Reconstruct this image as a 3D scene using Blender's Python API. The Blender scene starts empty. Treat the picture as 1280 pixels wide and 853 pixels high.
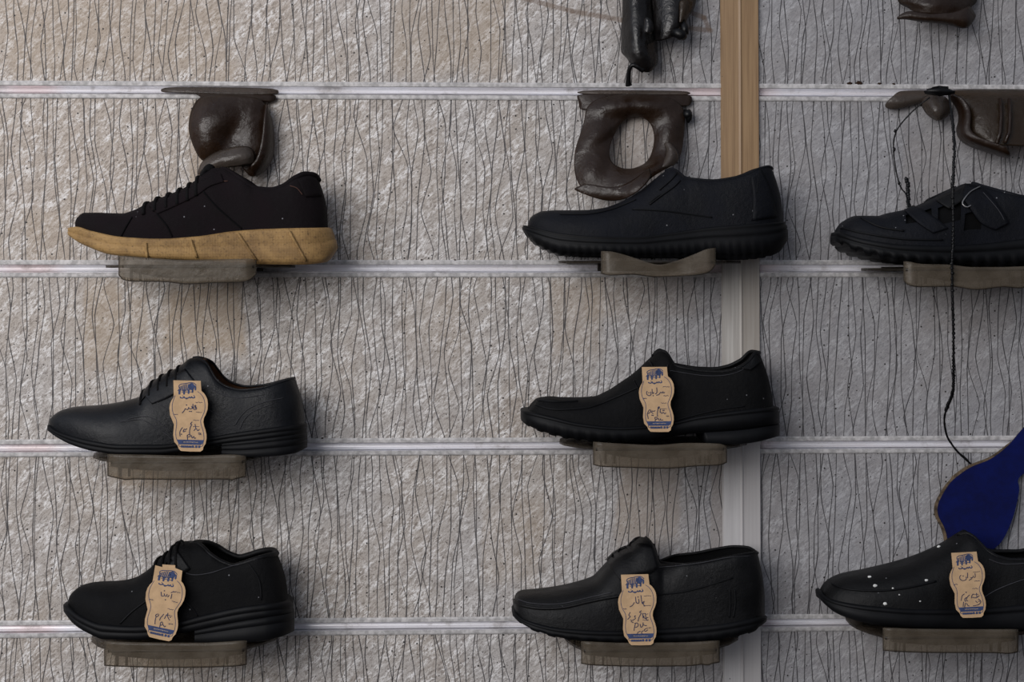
import bpy, bmesh, math, random
from mathutils import Vector, noise
random.seed(7)
S = bpy.context.scene
COL = S.collection
# ------------------------------------------------------------------ camera (wall plane is Y=0, viewer on -Y)
F_PX = 2000.0; CX = 640.0; HY = 330.0; DIST = 1.84
YAW = math.atan(1.83e-5 * F_PX)
CAM = Vector((0.0, -DIST, 1.45))
FWD = Vector((math.sin(YAW), math.cos(YAW), 0)); RGT = Vector((math.cos(YAW), -math.sin(YAW), 0)); UP = Vector((0, 0, 1))
cd = bpy.data.cameras.new('camera'); cam = bpy.data.objects.new('camera', cd); COL.objects.link(cam)
cam.location = CAM; cam.rotation_euler = (math.pi/2, 0, -YAW)
cd.sensor_width = 36; cd.lens = 36*F_PX/1280; cd.shift_y = -(426.5-HY)/1280
cd.clip_start = 0.01
S.camera = cam

def W(px, py, d=0.0):
    """measured point: where the sight line of a photo position meets the plane d metres in front of the wall"""
    r = FWD*F_PX + RGT*(px-CX) + UP*(HY-py)
    t = (-d - CAM.y)/r.y
    return CAM + r*t

# ------------------------------------------------------------------ small maths
def pchip(pts):
    xs = [p[0] for p in pts]; ys = [p[1] for p in pts]; n = len(xs)
    h = [xs[i+1]-xs[i] for i in range(n-1)]; dl = [(ys[i+1]-ys[i])/h[i] for i in range(n-1)]
    m = [0]*n; m[0] = dl[0]; m[-1] = dl[-1]
    for i in range(1, n-1):
        if dl[i-1]*dl[i] > 0:
            w1 = 2*h[i]+h[i-1]; w2 = h[i]+2*h[i-1]
            m[i] = (w1+w2)/(w1/dl[i-1]+w2/dl[i])
    def f(x):
        if x <= xs[0]: return ys[0]
        if x >= xs[-1]: return ys[-1]
        i = 0
        while x > xs[i+1]: i += 1
        t = (x-xs[i])/h[i]
        return ((1+2*t)*(1-t)**2)*ys[i] + t*(1-t)**2*h[i]*m[i] + t*t*(3-2*t)*ys[i+1] + t*t*(t-1)*h[i]*m[i+1]
    return f
def sm(a, b, x):
    t = max(0, min(1, (x-a)/(b-a))); return t*t*(3-2*t)
def lerp(a, b, t): return a+(b-a)*t
def smooth_path(pts, n=6):
    """Catmull-Rom through points (any dimension)"""
    out = []
    P = [pts[0]]+list(pts)+[pts[-1]]
    for i in range(1, len(P)-2):
        for k in range(n):
            t = k/n
            out.append(tuple(0.5*(2*b+(c-a)*t+(2*a-5*b+4*c-d)*t*t+(3*b-a-3*c+d)*t**3)
                             for a, b, c, d in zip(P[i-1], P[i], P[i+1], P[i+2])))
    out.append(tuple(pts[-1]))
    return out

# ------------------------------------------------------------------ objects
def tag(o, label=None, cat=None, group=None, kind=None):
    if label: o['label'] = label
    if cat: o['category'] = cat
    if group: o['group'] = group
    if kind: o['kind'] = kind
    return o
def thing(name, loc, label, cat, group=None):
    o = bpy.data.objects.new(name, None); o.empty_display_size = .03
    o.location = loc; COL.objects.link(o); return tag(o, label, cat, group)
def wloc(o):
    v = Vector((0, 0, 0))
    while o: v += o.location; o = o.parent
    return v
def mesh(name, verts, faces, mat, parent=None, smooth=True, origin=None, weld=0, recalc=True):
    org = wloc(parent) if parent else (Vector(origin) if origin is not None else Vector((0, 0, 0)))
    me = bpy.data.meshes.new(name)
    me.from_pydata([tuple(Vector(v)-org) for v in verts], [], faces)
    bm = bmesh.new(); bm.from_mesh(me)
    if weld: bmesh.ops.remove_doubles(bm, verts=bm.verts, dist=weld)
    if recalc: bmesh.ops.recalc_face_normals(bm, faces=bm.faces)
    for f in bm.faces: f.smooth = smooth
    bm.to_mesh(me); bm.free()
    me.materials.append(mat)
    o = bpy.data.objects.new(name, me); COL.objects.link(o)
    if parent: o.parent = parent
    else: o.location = org
    return o
class MB:
    def __init__(s): s.v = []; s.f = []
    def add(s, v, f):
        k = len(s.v); s.v += [Vector(p) for p in v]; s.f += [tuple(i+k for i in q) for q in f]; return s
    def box(s, a, b):
        x0, y0, z0 = a; x1, y1, z1 = b
        return s.add([(x0,y0,z0),(x1,y0,z0),(x1,y1,z0),(x0,y1,z0),(x0,y0,z1),(x1,y0,z1),(x1,y1,z1),(x0,y1,z1)],
                     [(0,3,2,1),(4,5,6,7),(0,1,5,4),(1,2,6,5),(2,3,7,6),(3,0,4,7)])
    def tube(s, pts, r, n=8, cap=True, closed=False):
        pts = [Vector(p) for p in pts]; N = len(pts); v = []; f = []
        rr = r if isinstance(r, (list, tuple)) else [r]*N
        up = Vector((0, -1, 0.13)).normalized()
        for i, p in enumerate(pts):
            a = pts[i-1] if (i or closed) else p; b = pts[(i+1) % N] if (i < N-1 or closed) else p
            t = (b-a)
            if t.length < 1e-9: t = Vector((1, 0, 0))
            t.normalize(); u = up-t*up.dot(t)
            if u.length < 1e-3: u = Vector((0, 0, 1))-t*t.z
            u.normalize(); w = t.cross(u)
            for k in range(n):
                q = 2*math.pi*k/n; v.append(p+(u*math.cos(q)+w*math.sin(q))*rr[i])
        for i in range(N if closed else N-1):
            j = (i+1) % N
            for k in range(n): f.append((i*n+k, i*n+(k+1) % n, j*n+(k+1) % n, j*n+k))
        if cap and not closed: f += [tuple(range(n))[::-1], tuple(range((N-1)*n, N*n))]
        return s.add(v, f)
    def blob(s, c, r, seg=10, ring=7, jit=0):
        rx, ry, rz = (r, r, r) if not isinstance(r, (list, tuple)) else r
        v = []; f = []
        for i in range(ring+1):
            a = math.pi*i/ring
            for k in range(seg):
                q = 2*math.pi*k/seg; g = 1+jit*(random.random()-.5)
                v.append((c[0]+rx*g*math.sin(a)*math.cos(q), c[1]+ry*g*math.sin(a)*math.sin(q), c[2]+rz*g*math.cos(a)))
        for i in range(ring):
            for k in range(seg): f.append((i*seg+k, i*seg+(k+1) % seg, (i+1)*seg+(k+1) % seg, (i+1)*seg+k))
        return s.add(v, f)
    def grid(s, rows, closed=False):
        m = len(rows[0]); v = [p for r in rows for p in r]; f = []
        for i in range(len(rows)-1):
            for j in range(m if closed else m-1):
                j2 = (j+1) % m; f.append((i*m+j, i*m+j2, (i+1)*m+j2, (i+1)*m+j))
        return s.add(v, f)
    def ribbon(s, pts, w):
        """flat ribbon lying parallel to the wall"""
        pts = [Vector(p) for p in pts]; N = len(pts); v = []
        for i, p in enumerate(pts):
            t = pts[min(i+1, N-1)]-pts[max(i-1, 0)]; t.y = 0
            if t.length < 1e-9: t = Vector((1, 0, 0))
            t.normalize(); n = Vector((-t.z, 0, t.x))*w/2
            v += [p+n, p-n]
        return s.add(v, [(2*i, 2*i+1, 2*i+3, 2*i+2) for i in range(N-1)])
    def prism(s, front, dvec):
        n = len(front); v = [Vector(p) for p in front]+[Vector(p)+Vector(dvec) for p in front]
        return s.add(v, [tuple(range(n)), tuple(range(n, 2*n))[::-1]]+[(i, (i+1) % n, n+(i+1) % n, n+i) for i in range(n)])
    def build(s, name, mat, parent=None, smooth=True, **k): return mesh(name, s.v, s.f, mat, parent, smooth, **k)
def solid(o, th, off=0, sub=0, bevel=0):
    if sub:
        m = o.modifiers.new('sub', 'SUBSURF'); m.levels = sub; m.render_levels = sub
    m = o.modifiers.new('solid', 'SOLIDIFY'); m.thickness = th; m.offset = off
    if bevel:
        b = o.modifiers.new('bevel', 'BEVEL'); b.width = bevel; b.segments = 2; b.limit_method = 'ANGLE'
    return o

# ------------------------------------------------------------------ materials
def newmat(name):
    m = bpy.data.materials.new(name); m.use_nodes = True; nt = m.node_tree; nt.nodes.clear()
    out = nt.nodes.new('ShaderNodeOutputMaterial'); return m, nt, out
class G:
    """tiny node-graph writer"""
    def __init__(s, nt): s.nt = nt
    def n(s, t, **k):
        q = s.nt.nodes.new(t)
        for a, b in k.items(): setattr(q, a, b)
        return q
    def put(s, sock, v):
        if isinstance(v, bpy.types.NodeSocket): s.nt.links.new(v, sock)
        elif v is not None: sock.default_value = v
    def m(s, op, a, b=None, c=None, clamp=False):
        q = s.n('ShaderNodeMath', operation=op, use_clamp=clamp)
        s.put(q.inputs[0], a); s.put(q.inputs[1], b); s.put(q.inputs[2], c); return q.outputs[0]
    def xyz(s, x, y, z):
        q = s.n('ShaderNodeCombineXYZ'); s.put(q.inputs[0], x); s.put(q.inputs[1], y); s.put(q.inputs[2], z); return q.outputs[0]
    def sep(s, v):
        q = s.n('ShaderNodeSeparateXYZ'); s.put(q.inputs[0], v); return q.outputs
    def coord(s, which='Object'): return s.n('ShaderNodeTexCoord').outputs[which]
    def map(s, v, loc=(0,0,0), rot=(0,0,0), scale=(1,1,1)):
        q = s.n('ShaderNodeMapping'); s.put(q.inputs[0], v)
        q.inputs[1].default_value = loc; q.inputs[2].default_value = rot; q.inputs[3].default_value = scale; return q.outputs[0]
    def noise(s, v, scale, detail=2, rough=.5, dim='3D', dist=0):
        q = s.n('ShaderNodeTexNoise', noise_dimensions=dim); s.put(q.inputs['Vector'], v)
        q.inputs['Scale'].default_value = scale; q.inputs['Detail'].default_value = detail
        q.inputs['Roughness'].default_value = rough; q.inputs['Distortion'].default_value = dist
        return q.outputs[0]
    def voro(s, v, scale, rnd=1):
        q = s.n('ShaderNodeTexVoronoi'); s.put(q.inputs['Vector'], v); q.inputs['Scale'].default_value = scale
        q.inputs['Randomness'].default_value = rnd
        return q.outputs['Distance'], q.outputs['Color']
    def mr(s, v, a, b, c=0.0, d=1.0, smooth=True):
        q = s.n('ShaderNodeMapRange', interpolation_type='SMOOTHSTEP' if smooth else 'LINEAR')
        s.put(q.inputs[0], v)
        for i, x in enumerate((a, b, c, d)): s.put(q.inputs[i+1], x)
        return q.outputs[0]
    def mix(s, f, a, b, mode='MIX'):
        q = s.n('ShaderNodeMix', data_type='RGBA', blend_type=mode); s.put(q.inputs[0], f)
        for i, v in ((6, a), (7, b)): s.put(q.inputs[i], (*v, 1) if isinstance(v, tuple) and len(v) == 3 else v)
        return q.outputs[2]
    def bump(s, h, strength=.3, dist=.001, nrm=None):
        q = s.n('ShaderNodeBump'); s.put(q.inputs['Height'], h); q.inputs['Strength'].default_value = strength
        q.inputs['Distance'].default_value = dist; s.put(q.inputs['Normal'], nrm); return q.outputs[0]
    def bsdf(s, col, rough=.5, metal=0, spec=.5, nrm=None, **k):
        q = s.n('ShaderNodeBsdfPrincipled')
        s.put(q.inputs['Base Color'], (*col, 1) if isinstance(col, tuple) else col)
        s.put(q.inputs['Roughness'], rough); s.put(q.inputs['Metallic'], metal); s.put(q.inputs['Specular IOR Level'], spec)
        s.put(q.inputs['Normal'], nrm)
        for a, b in k.items(): s.put(q.inputs[a.replace('_', ' ')], b)
        return q.outputs[0]
def fin(g, out, sh): g.nt.links.new(sh, out.inputs[0])

MM = .001
def leather(name, base, rough=.5, grain=1400, gs=.25, specks=.5, big=0, spec=.4):
    m, nt, out = newmat(name); g = G(nt); c = g.coord()
    gr = g.noise(c, grain, 3, .6); cl = g.noise(c, 28, 3)
    col = g.mix(g.mr(cl, .35, .7), tuple(x*.75 for x in base), tuple(x*1.3 for x in base))
    if specks:
        d, k = g.voro(c, 95); kk = g.sep(k)
        on = g.m('LESS_THAN', kk[0], .2*specks)
        sp = g.m('MULTIPLY', g.mr(d, .05, .085, 1, 0), on)
        col = g.mix(g.m('MULTIPLY', sp, .6), col, (.34, .34, .36))
        dust = g.m('MULTIPLY', g.mr(g.noise(c, 900, 2, .7), .62, .75), g.mr(g.noise(c, 20, 2), .45, .7))
        col = g.mix(g.m('MULTIPLY', dust, .3), col, (.06, .06, .066))
        fuzz = g.mr(g.noise(c, 1500, 2, .75), .56, .72); col = g.mix(g.m('MULTIPLY', fuzz, .35), col, (.022, .022, .026))
    if big:
        dc = g.mix(.02, c, g.n('ShaderNodeTexNoise').outputs[1])
        d, k = g.voro(g.map(c, scale=(1, 1, 1.6)), 42); kk = g.sep(k)
        sp = g.m('MULTIPLY', g.mr(d, .07, .1, 1, 0), g.m('LESS_THAN', kk[1], big))
        col = g.mix(sp, col, (.55, .55, .55))
    r = g.mr(cl, .3, .7, rough-.08, rough+.1)
    b = g.bump(g.m('ADD', gr, g.m('MULTIPLY', g.noise(c, 210, 4, .65), 2.2)), gs+.15, .0009)
    fin(g, out, g.bsdf(col, r, 0, spec, b)); return m
def plain(name, base, rough=.6, metal=0, nscale=60, var=.25, bumps=.15, bscale=500, spec=.4):
    m, nt, out = newmat(name); g = G(nt); c = g.coord()
    col = g.mix(g.mr(g.noise(c, nscale, 4, .6), .3, .7), tuple(x*(1-var) for x in base), tuple(min(1, x*(1+var)) for x in base))
    fin(g, out, g.bsdf(col, rough, metal, spec, g.bump(g.noise(c, bscale, 2), bumps, .0005))); return m

M = {}
M['black'] = leather('black_leather', (.0032, .0032, .0036), .5, spec=.22)
M['black_dull'] = leather('black_nubuck', (.0026, .0026, .003), .7, 2200, .35, 1.0, spec=.14)
M['navyblack'] = leather('blue_black_leather', (.0028, .0034, .0058), .58, 1500, .35, 1.0, spec=.17)
M['oxford'] = leather('smooth_black_leather', (.0034, .0040, .0056), .42, 1700, .15, .6, spec=.26)
M['specked'] = leather('paint_specked_black_leather', (.0032, .0032, .0034), .5, 1500, .2, .8, spec=.2)
M['brown'] = leather('dark_brown_nubuck', (.0062, .0038, .0048), .8, 2400, .3, 1.0, spec=.12)
M['rubber'] = plain('black_rubber', (.0026, .0028, .0036), .58, 0, 40, .3, .2, 900, .18)
M['rubber_dull'] = plain('dusty_black_rubber', (.008, .008, .0085), .8, 0, 60, .5, .4, 600, .2)
M['lining'] = plain('black_lining', (.003, .003, .0033), .9, 0, 60, .2, .2, 900, .1)
M['tan_lining'] = plain('tan_leather_lining', (.075, .035, .017), .7, 0, 60, .3, .2, 900, .2)
M['lace'] = plain('dark_lace', (.003, .0027, .003), .85, 0, 200, .4, .5, 2500, .15)
M['thread_brown'] = plain('brown_thread', (.07, .03, .02), .8)
M['thread_grey'] = plain('grey_seam_thread', (.03, .03, .035), .75)
M['buckle'] = plain('dull_metal', (.3, .29, .28), .45, 1)
M['card'] = plain('kraft_card', (.46, .31, .18), .85, 0, 90, .1, .15, 1800, .15)
M['ink'] = plain('blue_ink', (.018, .024, .07), .8, 0, 300, .2, 0)
M['print_blue'] = plain('printed_blue', (.028, .045, .115), .8, 0, 300, .2, 0)
M['print_pale'] = plain('unprinted_card_lettering', (.42, .33, .24), .8, 0, 300, .1, 0)
M['burnt'] = plain('charred_plastic', (.0025, .0025, .003), .4, 0, 80, .4, .6, 300, .25)
M['flake'] = plain('rust_flake', (.035, .02, .013), .9, 0, 400, .4, .5, 900, .1)

def gum():
    m, nt, out = newmat('gum_rubber'); g = G(nt); c = g.coord()
    dirt = g.noise(c, 26, 4, .65); fine = g.noise(c, 420, 3, .7)
    col = g.mix(g.mr(dirt, .35, .7), (.37, .225, .085), (.19, .11, .042))
    col = g.mix(g.m('MULTIPLY', g.mr(fine, .54, .72), .65), col, (.05, .03, .015))
    x, y, z = g.sep(c)
    w1 = g.m('SINE', g.m('MULTIPLY', g.m('ADD', x, z), 2600)); w2 = g.m('SINE', g.m('MULTIPLY', g.m('SUBTRACT', x, z), 2600))
    h = g.m('MULTIPLY', w1, w2)
    fin(g, out, g.bsdf(col, .6, 0, .35, g.bump(h, .35, .0006))); return m
M['gum'] = gum()
def plastic(name, tint, body, fac, rough=.18, dirt=.5):
    m, nt, out = newmat(name); g = G(nt); c = g.coord()
    d = g.noise(c, 45, 5, .65)
    t = g.n('ShaderNodeBsdfTransparent'); g.put(t.inputs[0], g.mix(g.mr(d, .3, .7), tint, tuple(x*.8 for x in tint)))
    sp = g.mr(g.noise(c, 700, 2, .6), .64, .72)
    b = g.bsdf(g.mix(g.m('MULTIPLY', sp, .6), body, (.01, .008, .006)), g.mr(d, .3, .7, rough, rough+.25), 0, .5,
               g.bump(g.m('ADD', g.noise(c, 60, 4, .6), g.m('MULTIPLY', g.noise(c, 170, 3), .12)), .28+.4*(fac > .55), .003))
    ms = g.n('ShaderNodeMixShader')
    g.put(ms.inputs[0], g.m('ADD', g.mr(d, .3, .75, fac-.12*dirt, fac+.25*dirt), g.m('MULTIPLY', sp, .4), clamp=True))
    nt.links.new(t.outputs[0], ms.inputs[1]); nt.links.new(b, ms.inputs[2]); fin(g, out, ms.outputs[0]); return m
M['smoky'] = plastic('smoky_clear_plastic', (.90, .86, .80), (.17, .14, .105), .27)
M['smoky_edge'] = plastic('smoky_plastic_edge', (.55, .5, .43), (.028, .023, .018), .5)
M['smoky_dark'] = plastic('smoky_plastic_shelf', (.3, .28, .27), (.014, .0125, .0135), .72)
M['melt'] = plastic('melted_brown_plastic', (.48, .36, .26), (.021, .0105, .0055), .72, .26, .6)
M['melt_grey'] = plastic('melted_grey_plastic', (.55, .47, .40), (.07, .056, .047), .6, .2)
M['melt_black'] = plastic('charred_melted_plastic', (.3, .2, .13), (.005, .004, .004), .84, .24)
M['melt_tan'] = plastic('scorched_tan_plastic', (.62, .48, .34), (.034, .022, .0125), .6, .26)

def wallmat():
    m, nt, out = newmat('veined_wall_panel'); g = G(nt); c = g.coord(); x, y, z = g.sep(c)
    # brushed pale streaks over grey-beige
    p = g.m('MULTIPLY', g.m('ADD', x, z), .7071); q = g.m('MULTIPLY', g.m('SUBTRACT', z, x), .7071)
    br = g.noise(g.xyz(g.m('MULTIPLY', p, 34), g.m('MULTIPLY', q, 90), 0), 1, 5, .7)
    br2 = g.noise(g.xyz(g.m('MULTIPLY', p, 170), g.m('MULTIPLY', q, 400), 3.7), 1, 5, .72, dist=.4)
    mot = g.noise(c, 7, 4, .6); mot2 = g.noise(g.map(c, scale=(1, 1, .45)), 22, 4, .6)
    base = g.mix(g.mr(mot, .38, .62), (.44, .415, .40), (.42, .375, .335))
    base = g.mix(g.m('MULTIPLY', g.mr(mot2, .5, .75), .5), base, (.31, .25, .20))
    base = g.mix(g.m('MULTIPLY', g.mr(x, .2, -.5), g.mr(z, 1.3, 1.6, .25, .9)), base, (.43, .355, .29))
    hl = g.m('MULTIPLY', g.mr(br, .42, .62, .10, 1), g.mr(br2, .42, .60))
    col = g.mix(g.m('MULTIPLY', hl, .9), base, (.86, .84, .83))
    col = g.mix(g.m('MULTIPLY', g.mr(br2, .52, .3), .75), col, (.13, .108, .095))
    gn = g.noise(c, 800, 2, .8); col = g.mix(g.m('MULTIPLY', g.mr(gn, .6, .7), .35), col, (.8, .79, .79)); col = g.mix(g.m('MULTIPLY', g.mr(gn, .5, .34), .5), col, (.10, .09, .085))
    # faded tan patches and drips below the holders
    def patch(px, py, hw, hh, amt, colr, seed):
        nonlocal col
        p = W(px, py)
        wob = g.noise(g.map(c, loc=(seed, 0, seed*3), scale=(1, 1, .35)), 26, 3, .6)
        dx = g.m('ABSOLUTE', g.m('SUBTRACT', x, p.x)); dz = g.m('ABSOLUTE', g.m('SUBTRACT', z, p.z))
        wobb = g.m('MULTIPLY', g.m('SUBTRACT', wob, .5), .9)
        fx = g.mr(g.m('ADD', g.m('DIVIDE', dx, hw*.00092), wobb), .8, 1.05, 1, 0)
        fz = g.mr(g.m('ADD', g.m('DIVIDE', dz, hh*.00092), wobb), .6, 1.15, 1, 0)
        col = g.mix(g.m('MULTIPLY', g.m('MULTIPLY', fx, fz), amt), col, colr)
    tan = (.37, .28, .19)
    for i, a in enumerate([(252, 395, 52, 50, .62), (128, 410, 24, 60, .45), (172, 410, 13, 55, .35), (810, 620, 44, 66, .55), (800, 370, 70, 30, .3),
                           (720, 400, 34, 55, .35), (200, 590, 60, 22, .5), (560, 40, 80, 60, .4), (140, 40, 150, 60, .3), (900, 640, 12, 120, .5),
                           (800, 180, 45, 55, .5), (250, 190, 14, 70, .4), (230, 820, 60, 20, .35), (1160, 220, 36, 60, .3), (640, 680, 40, 60, .25), (1210, 380, 60, 40, .25),
                           (60, 300, 30, 40, .3), (540, 420, 40, 60, .2)]):
        patch(*a, tan, i*1.7+.3)
    # light falloff painted into the colour: right-hand panels darker and bluer
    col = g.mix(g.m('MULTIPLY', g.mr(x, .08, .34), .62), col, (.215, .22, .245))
    # printed dark veins: wavering lines, several families that cross
    line = None
    for k, (cw, fz, wd) in enumerate([(.0303, 19, .46), (.0303, 16, .44), (.0303, 22, .41), (.0303, 15, .47)]):
        u = g.m('ADD', g.m('DIVIDE', x, cw), 31.0*(k+1)+.25*k); idx = g.m('FLOOR', u); fr = g.m('SUBTRACT', g.m('FRACT', u), .5)
        wn0 = g.n('ShaderNodeTexWhiteNoise', noise_dimensions='2D'); g.put(wn0.inputs['Vector'], g.xyz(idx, 5.5*k, 0))
        zz = g.m('ADD', g.m('MULTIPLY', z, fz), g.m('MULTIPLY', wn0.outputs['Value'], 9)); zi = g.m('FLOOR', zz); zt = g.m('FRACT', zz)
        zt = g.m('ADD', g.m('MULTIPLY', zt, .55), g.m('MULTIPLY', g.mr(zt, 0, 1), .45))
        vals = []
        for dz_ in (0, 1):
            wn = g.n('ShaderNodeTexWhiteNoise', noise_dimensions='3D'); g.put(wn.inputs['Vector'], g.xyz(idx, g.m('ADD', zi, dz_), 3.1*k)); vals.append(wn.outputs['Value'])
        nz = g.m('ADD', vals[0], g.m('MULTIPLY', g.m('SUBTRACT', vals[1], vals[0]), zt))
        off = g.m('MULTIPLY', g.m('SUBTRACT', nz, .5), (.54, .46, .58, .50)[k])
        off = g.m('MAXIMUM', g.m('MINIMUM', off, .47), -.47)
        dist = g.m('MULTIPLY', g.m('ABSOLUTE', g.m('SUBTRACT', fr, off)), cw)
        thick = g.mr(g.noise(g.xyz(g.m('MULTIPLY', idx, 3.7), g.m('MULTIPLY', z, 30), k), 1, 1), .3, .7, wd*.75*MM, wd*1.2*MM)
        ln = g.mr(g.m('DIVIDE', dist, thick), .7, 1.6, 1, 0)
        line = ln if line is None else g.m('MAXIMUM', line, ln)
    col = g.mix(g.m('MULTIPLY', line, .94), col, (.035, .033, .036))
    # soot specks
    for sc, th, r in ((70, .09, .075), (120, .10, .09), (240, .06, .11)):
        vt = g.n('ShaderNodeTexVoronoi', voronoi_dimensions='2D'); g.put(vt.inputs['Vector'], g.xyz(x, z, 0)); vt.inputs['Scale'].default_value = sc
        d, kk = vt.outputs['Distance'], g.sep(vt.outputs['Color'])
        col = g.mix(g.m('MULTIPLY', g.mr(d, r*.7, r*1.2, 1, 0), g.m('LESS_THAN', kk[0], th)), col, (.02, .017, .015))
    # ghost outline of a lost holder (brown scorch line) near the top
    def seg(ax, ay, bx, by, w, amt):
        nonlocal col
        a = W(ax, ay); b = W(bx, by); dx, dz = b.x-a.x, b.z-a.z; L2 = dx*dx+dz*dz
        t = g.m('ADD', g.m('MULTIPLY', g.m('SUBTRACT', x, a.x), dx/L2), g.m('MULTIPLY', g.m('SUBTRACT', z, a.z), dz/L2), clamp=True)
        ex = g.m('SUBTRACT', x, g.m('ADD', g.m('MULTIPLY', t, dx), a.x)); ez = g.m('SUBTRACT', z, g.m('ADD', g.m('MULTIPLY', t, dz), a.z))
        d = g.m('SQRT', g.m('ADD', g.m('MULTIPLY', ex, ex), g.m('MULTIPLY', ez, ez)))
        col = g.mix(g.mr(d, w*.4, w, amt, 0), col, (.15, .10, .07))
    for a in [(655, -2, 715, 14), (715, 14, 782, 26), (862, 15, 880, 22), (880, 22, 886, 36), (858, 35, 888, 38)]: seg(*a, .004, .6)
    h = g.m('ADD', g.m('MULTIPLY', br2, .6), g.m('SUBTRACT', g.m('MULTIPLY', br, .6), g.m('MULTIPLY', line, .6)))
    fin(g, out, g.bsdf(col, .55, 0, .35, g.bump(h, .35, .0009))); return m
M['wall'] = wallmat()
def alu():
    m, nt, out = newmat('aluminium_rail'); g = G(nt); c = g.coord(); x, y, z = g.sep(c)
    st = g.noise(g.map(c, scale=(.6, 1, 40)), 9, 4, .6); gr = g.noise(c, 30, 5, .7); fine = g.noise(c, 500, 3, .7)
    col = g.mix(g.mr(st, .35, .65), (.93, .93, .97), (.78, .76, .78))
    tint = g.noise(g.map(c, scale=(1, 0, 0)), 5, 2)
    col = g.mix(g.m('MULTIPLY', g.mr(tint, .52, .68), .35), col, (.80, .58, .56))
    d = g.m('ADD', g.m('MULTIPLY', g.mr(gr, .52, .7), .45), g.m('MULTIPLY', g.mr(fine, .6, .75), .35), clamp=True)
    col = g.mix(d, col, (.16, .125, .10))
    fin(g, out, g.bsdf(col, g.mr(gr, .3, .7, .3, .5), g.m('SUBTRACT', .3, g.m('MULTIPLY', d, .28)), .5, g.bump(fine, .1, .0004))); return m
M['alu'] = alu()
M['flange'] = plain('dusty_rail_flange', (.46, .445, .44), .6, .1, 160, .3, .3, 700)
def postmat():
    m, nt, out = newmat('peeling_wood_film'); g = G(nt); c = g.coord(); x, y, z = g.sep(c)
    st = g.noise(g.map(c, scale=(30, 1, .8)), 8, 5, .65)
    wood = g.mix(g.mr(st, .3, .7), (.33, .215, .115), (.22, .135, .07))
    pale = g.mix(g.mr(st, .3, .7), (.50, .48, .45), (.36, .335, .31))
    zc = W(925, 318).z
    edge = g.m('ADD', z, g.m('MULTIPLY', g.m('SUBTRACT', g.noise(g.map(c, scale=(1, 1, .4)), 90, 3), .5), .03))
    f = g.mr(edge, zc-.012, zc+.012)
    pale = g.mix(g.m('MULTIPLY', g.mr(x, W(924, 500).x-.002, W(926, 500).x+.002), .45), pale, (.24, .20, .16))
    zb = W(925, 560).z
    pale = g.mix(g.m('MULTIPLY', g.mr(z, zb-.01, zb+.06, 1, 0), .4), pale, (.62, .62, .66))
    col = g.mix(f, pale, wood)
    d, k = g.voro(c, 110); col = g.mix(g.m('MULTIPLY', g.mr(d, .05, .09, 1, 0), g.m('LESS_THAN', g.sep(k)[0], .07)), col, (.03, .02, .015))
    fin(g, out, g.bsdf(col, .42, 0, .45, g.bump(st, .15, .0006))); return m
M['post'] = postmat()
def insolemat(name, a, b, sc, rough=.9):
    m, nt, out = newmat(name); g = G(nt); c = g.coord()
    n1 = g.noise(c, sc, 4, .7); col = g.mix(g.mr(n1, .35, .7), a, b)
    fin(g, out, g.bsdf(col, rough, 0, .15, g.bump(g.noise(c, 900, 2), .4, .0006))); return m
M['blue_foam'] = insolemat('blue_insole_cloth', (.003, .007, .075), (.003, .005, .045), 30)
M['tan_foam'] = insolemat('tan_insole_backing', (.17, .12, .075), (.04, .03, .022), 110)

# ------------------------------------------------------------------ the wall
XL, XR = W(-160, 400).x, W(1440, 400).x
ZR = [(-110, -106), (111.3, 117.3), (336.3, 335.6), (560.7, 555.0), (785.9, 777.2), (1012, 1001)]   # rail centres, left and right edge of the photo
zc = [(W(0, a).z + W(1280, b).z)/2 for a, b in ZR]
HR = .0093                                                        # half height of a rail
ZTOP, ZBOT = zc[0]+.06, zc[-1]-.06
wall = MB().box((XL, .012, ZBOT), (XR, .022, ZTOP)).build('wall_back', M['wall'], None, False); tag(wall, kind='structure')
def post_x(py, px0, px1): return W(px0+py*.0041, py).x, W(px1+py*.0041, py).x
xpm = (W(924, 0).x+W(926, 853).x)/2
edges = [ZTOP]+[z for c in zc for z in (c+HR, c-HR)]+[ZBOT]
for i in range(0, len(edges), 2):
    for x0, x1 in ((XL, xpm-.0005), (xpm+.0005, XR)):
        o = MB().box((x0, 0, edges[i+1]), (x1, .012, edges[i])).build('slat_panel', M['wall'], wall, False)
n_trim = 1
for c in zc:
    for x0, x1 in ((XL, xpm-.0005), (xpm+.0005, XR)):
        # extruded slot section: upper flange, sloped channel, lower flange
        prof = [(-.0016, HR+.0006), (-.0022, HR-.0012), (-.0022, HR-.0044), (-.0012, HR-.005), (.0065, HR-.0052), (.0075, HR-.0062), (.0060, -HR+.0085),
                (.0022, -HR+.0062), (.0095, -HR+.0058), (.0095, -HR+.0048), (-.0012, -HR+.0047), (-.0020, -HR+.0040), (-.0020, -HR+.0008), (-.0014, -HR-.0006), (.0105, -HR+.0002), (.0105, HR-.0002)]
        n = len(prof)
        v = [(x0, y, c+z) for y, z in prof]+[(x1, y, c+z) for y, z in prof]
        f = [(i, (i+1) % n, n+(i+1) % n, n+i) for i in range(n)]+[tuple(range(n))[::-1], tuple(range(n, 2*n))]
        o = mesh(f'trim_{n_trim}', v, f, M['flange'], None, False); tag(o, kind='structure'); n_trim += 1
        o.data.materials.append(M['alu'])
        for pl in o.data.polygons:
            zz = sorted(o.data.vertices[i].co.z-c for i in pl.vertices)
            if zz[-1] < HR-.0049 and zz[0] > -HR+.0045 and len(pl.vertices) == 4: pl.material_index = 1
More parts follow.
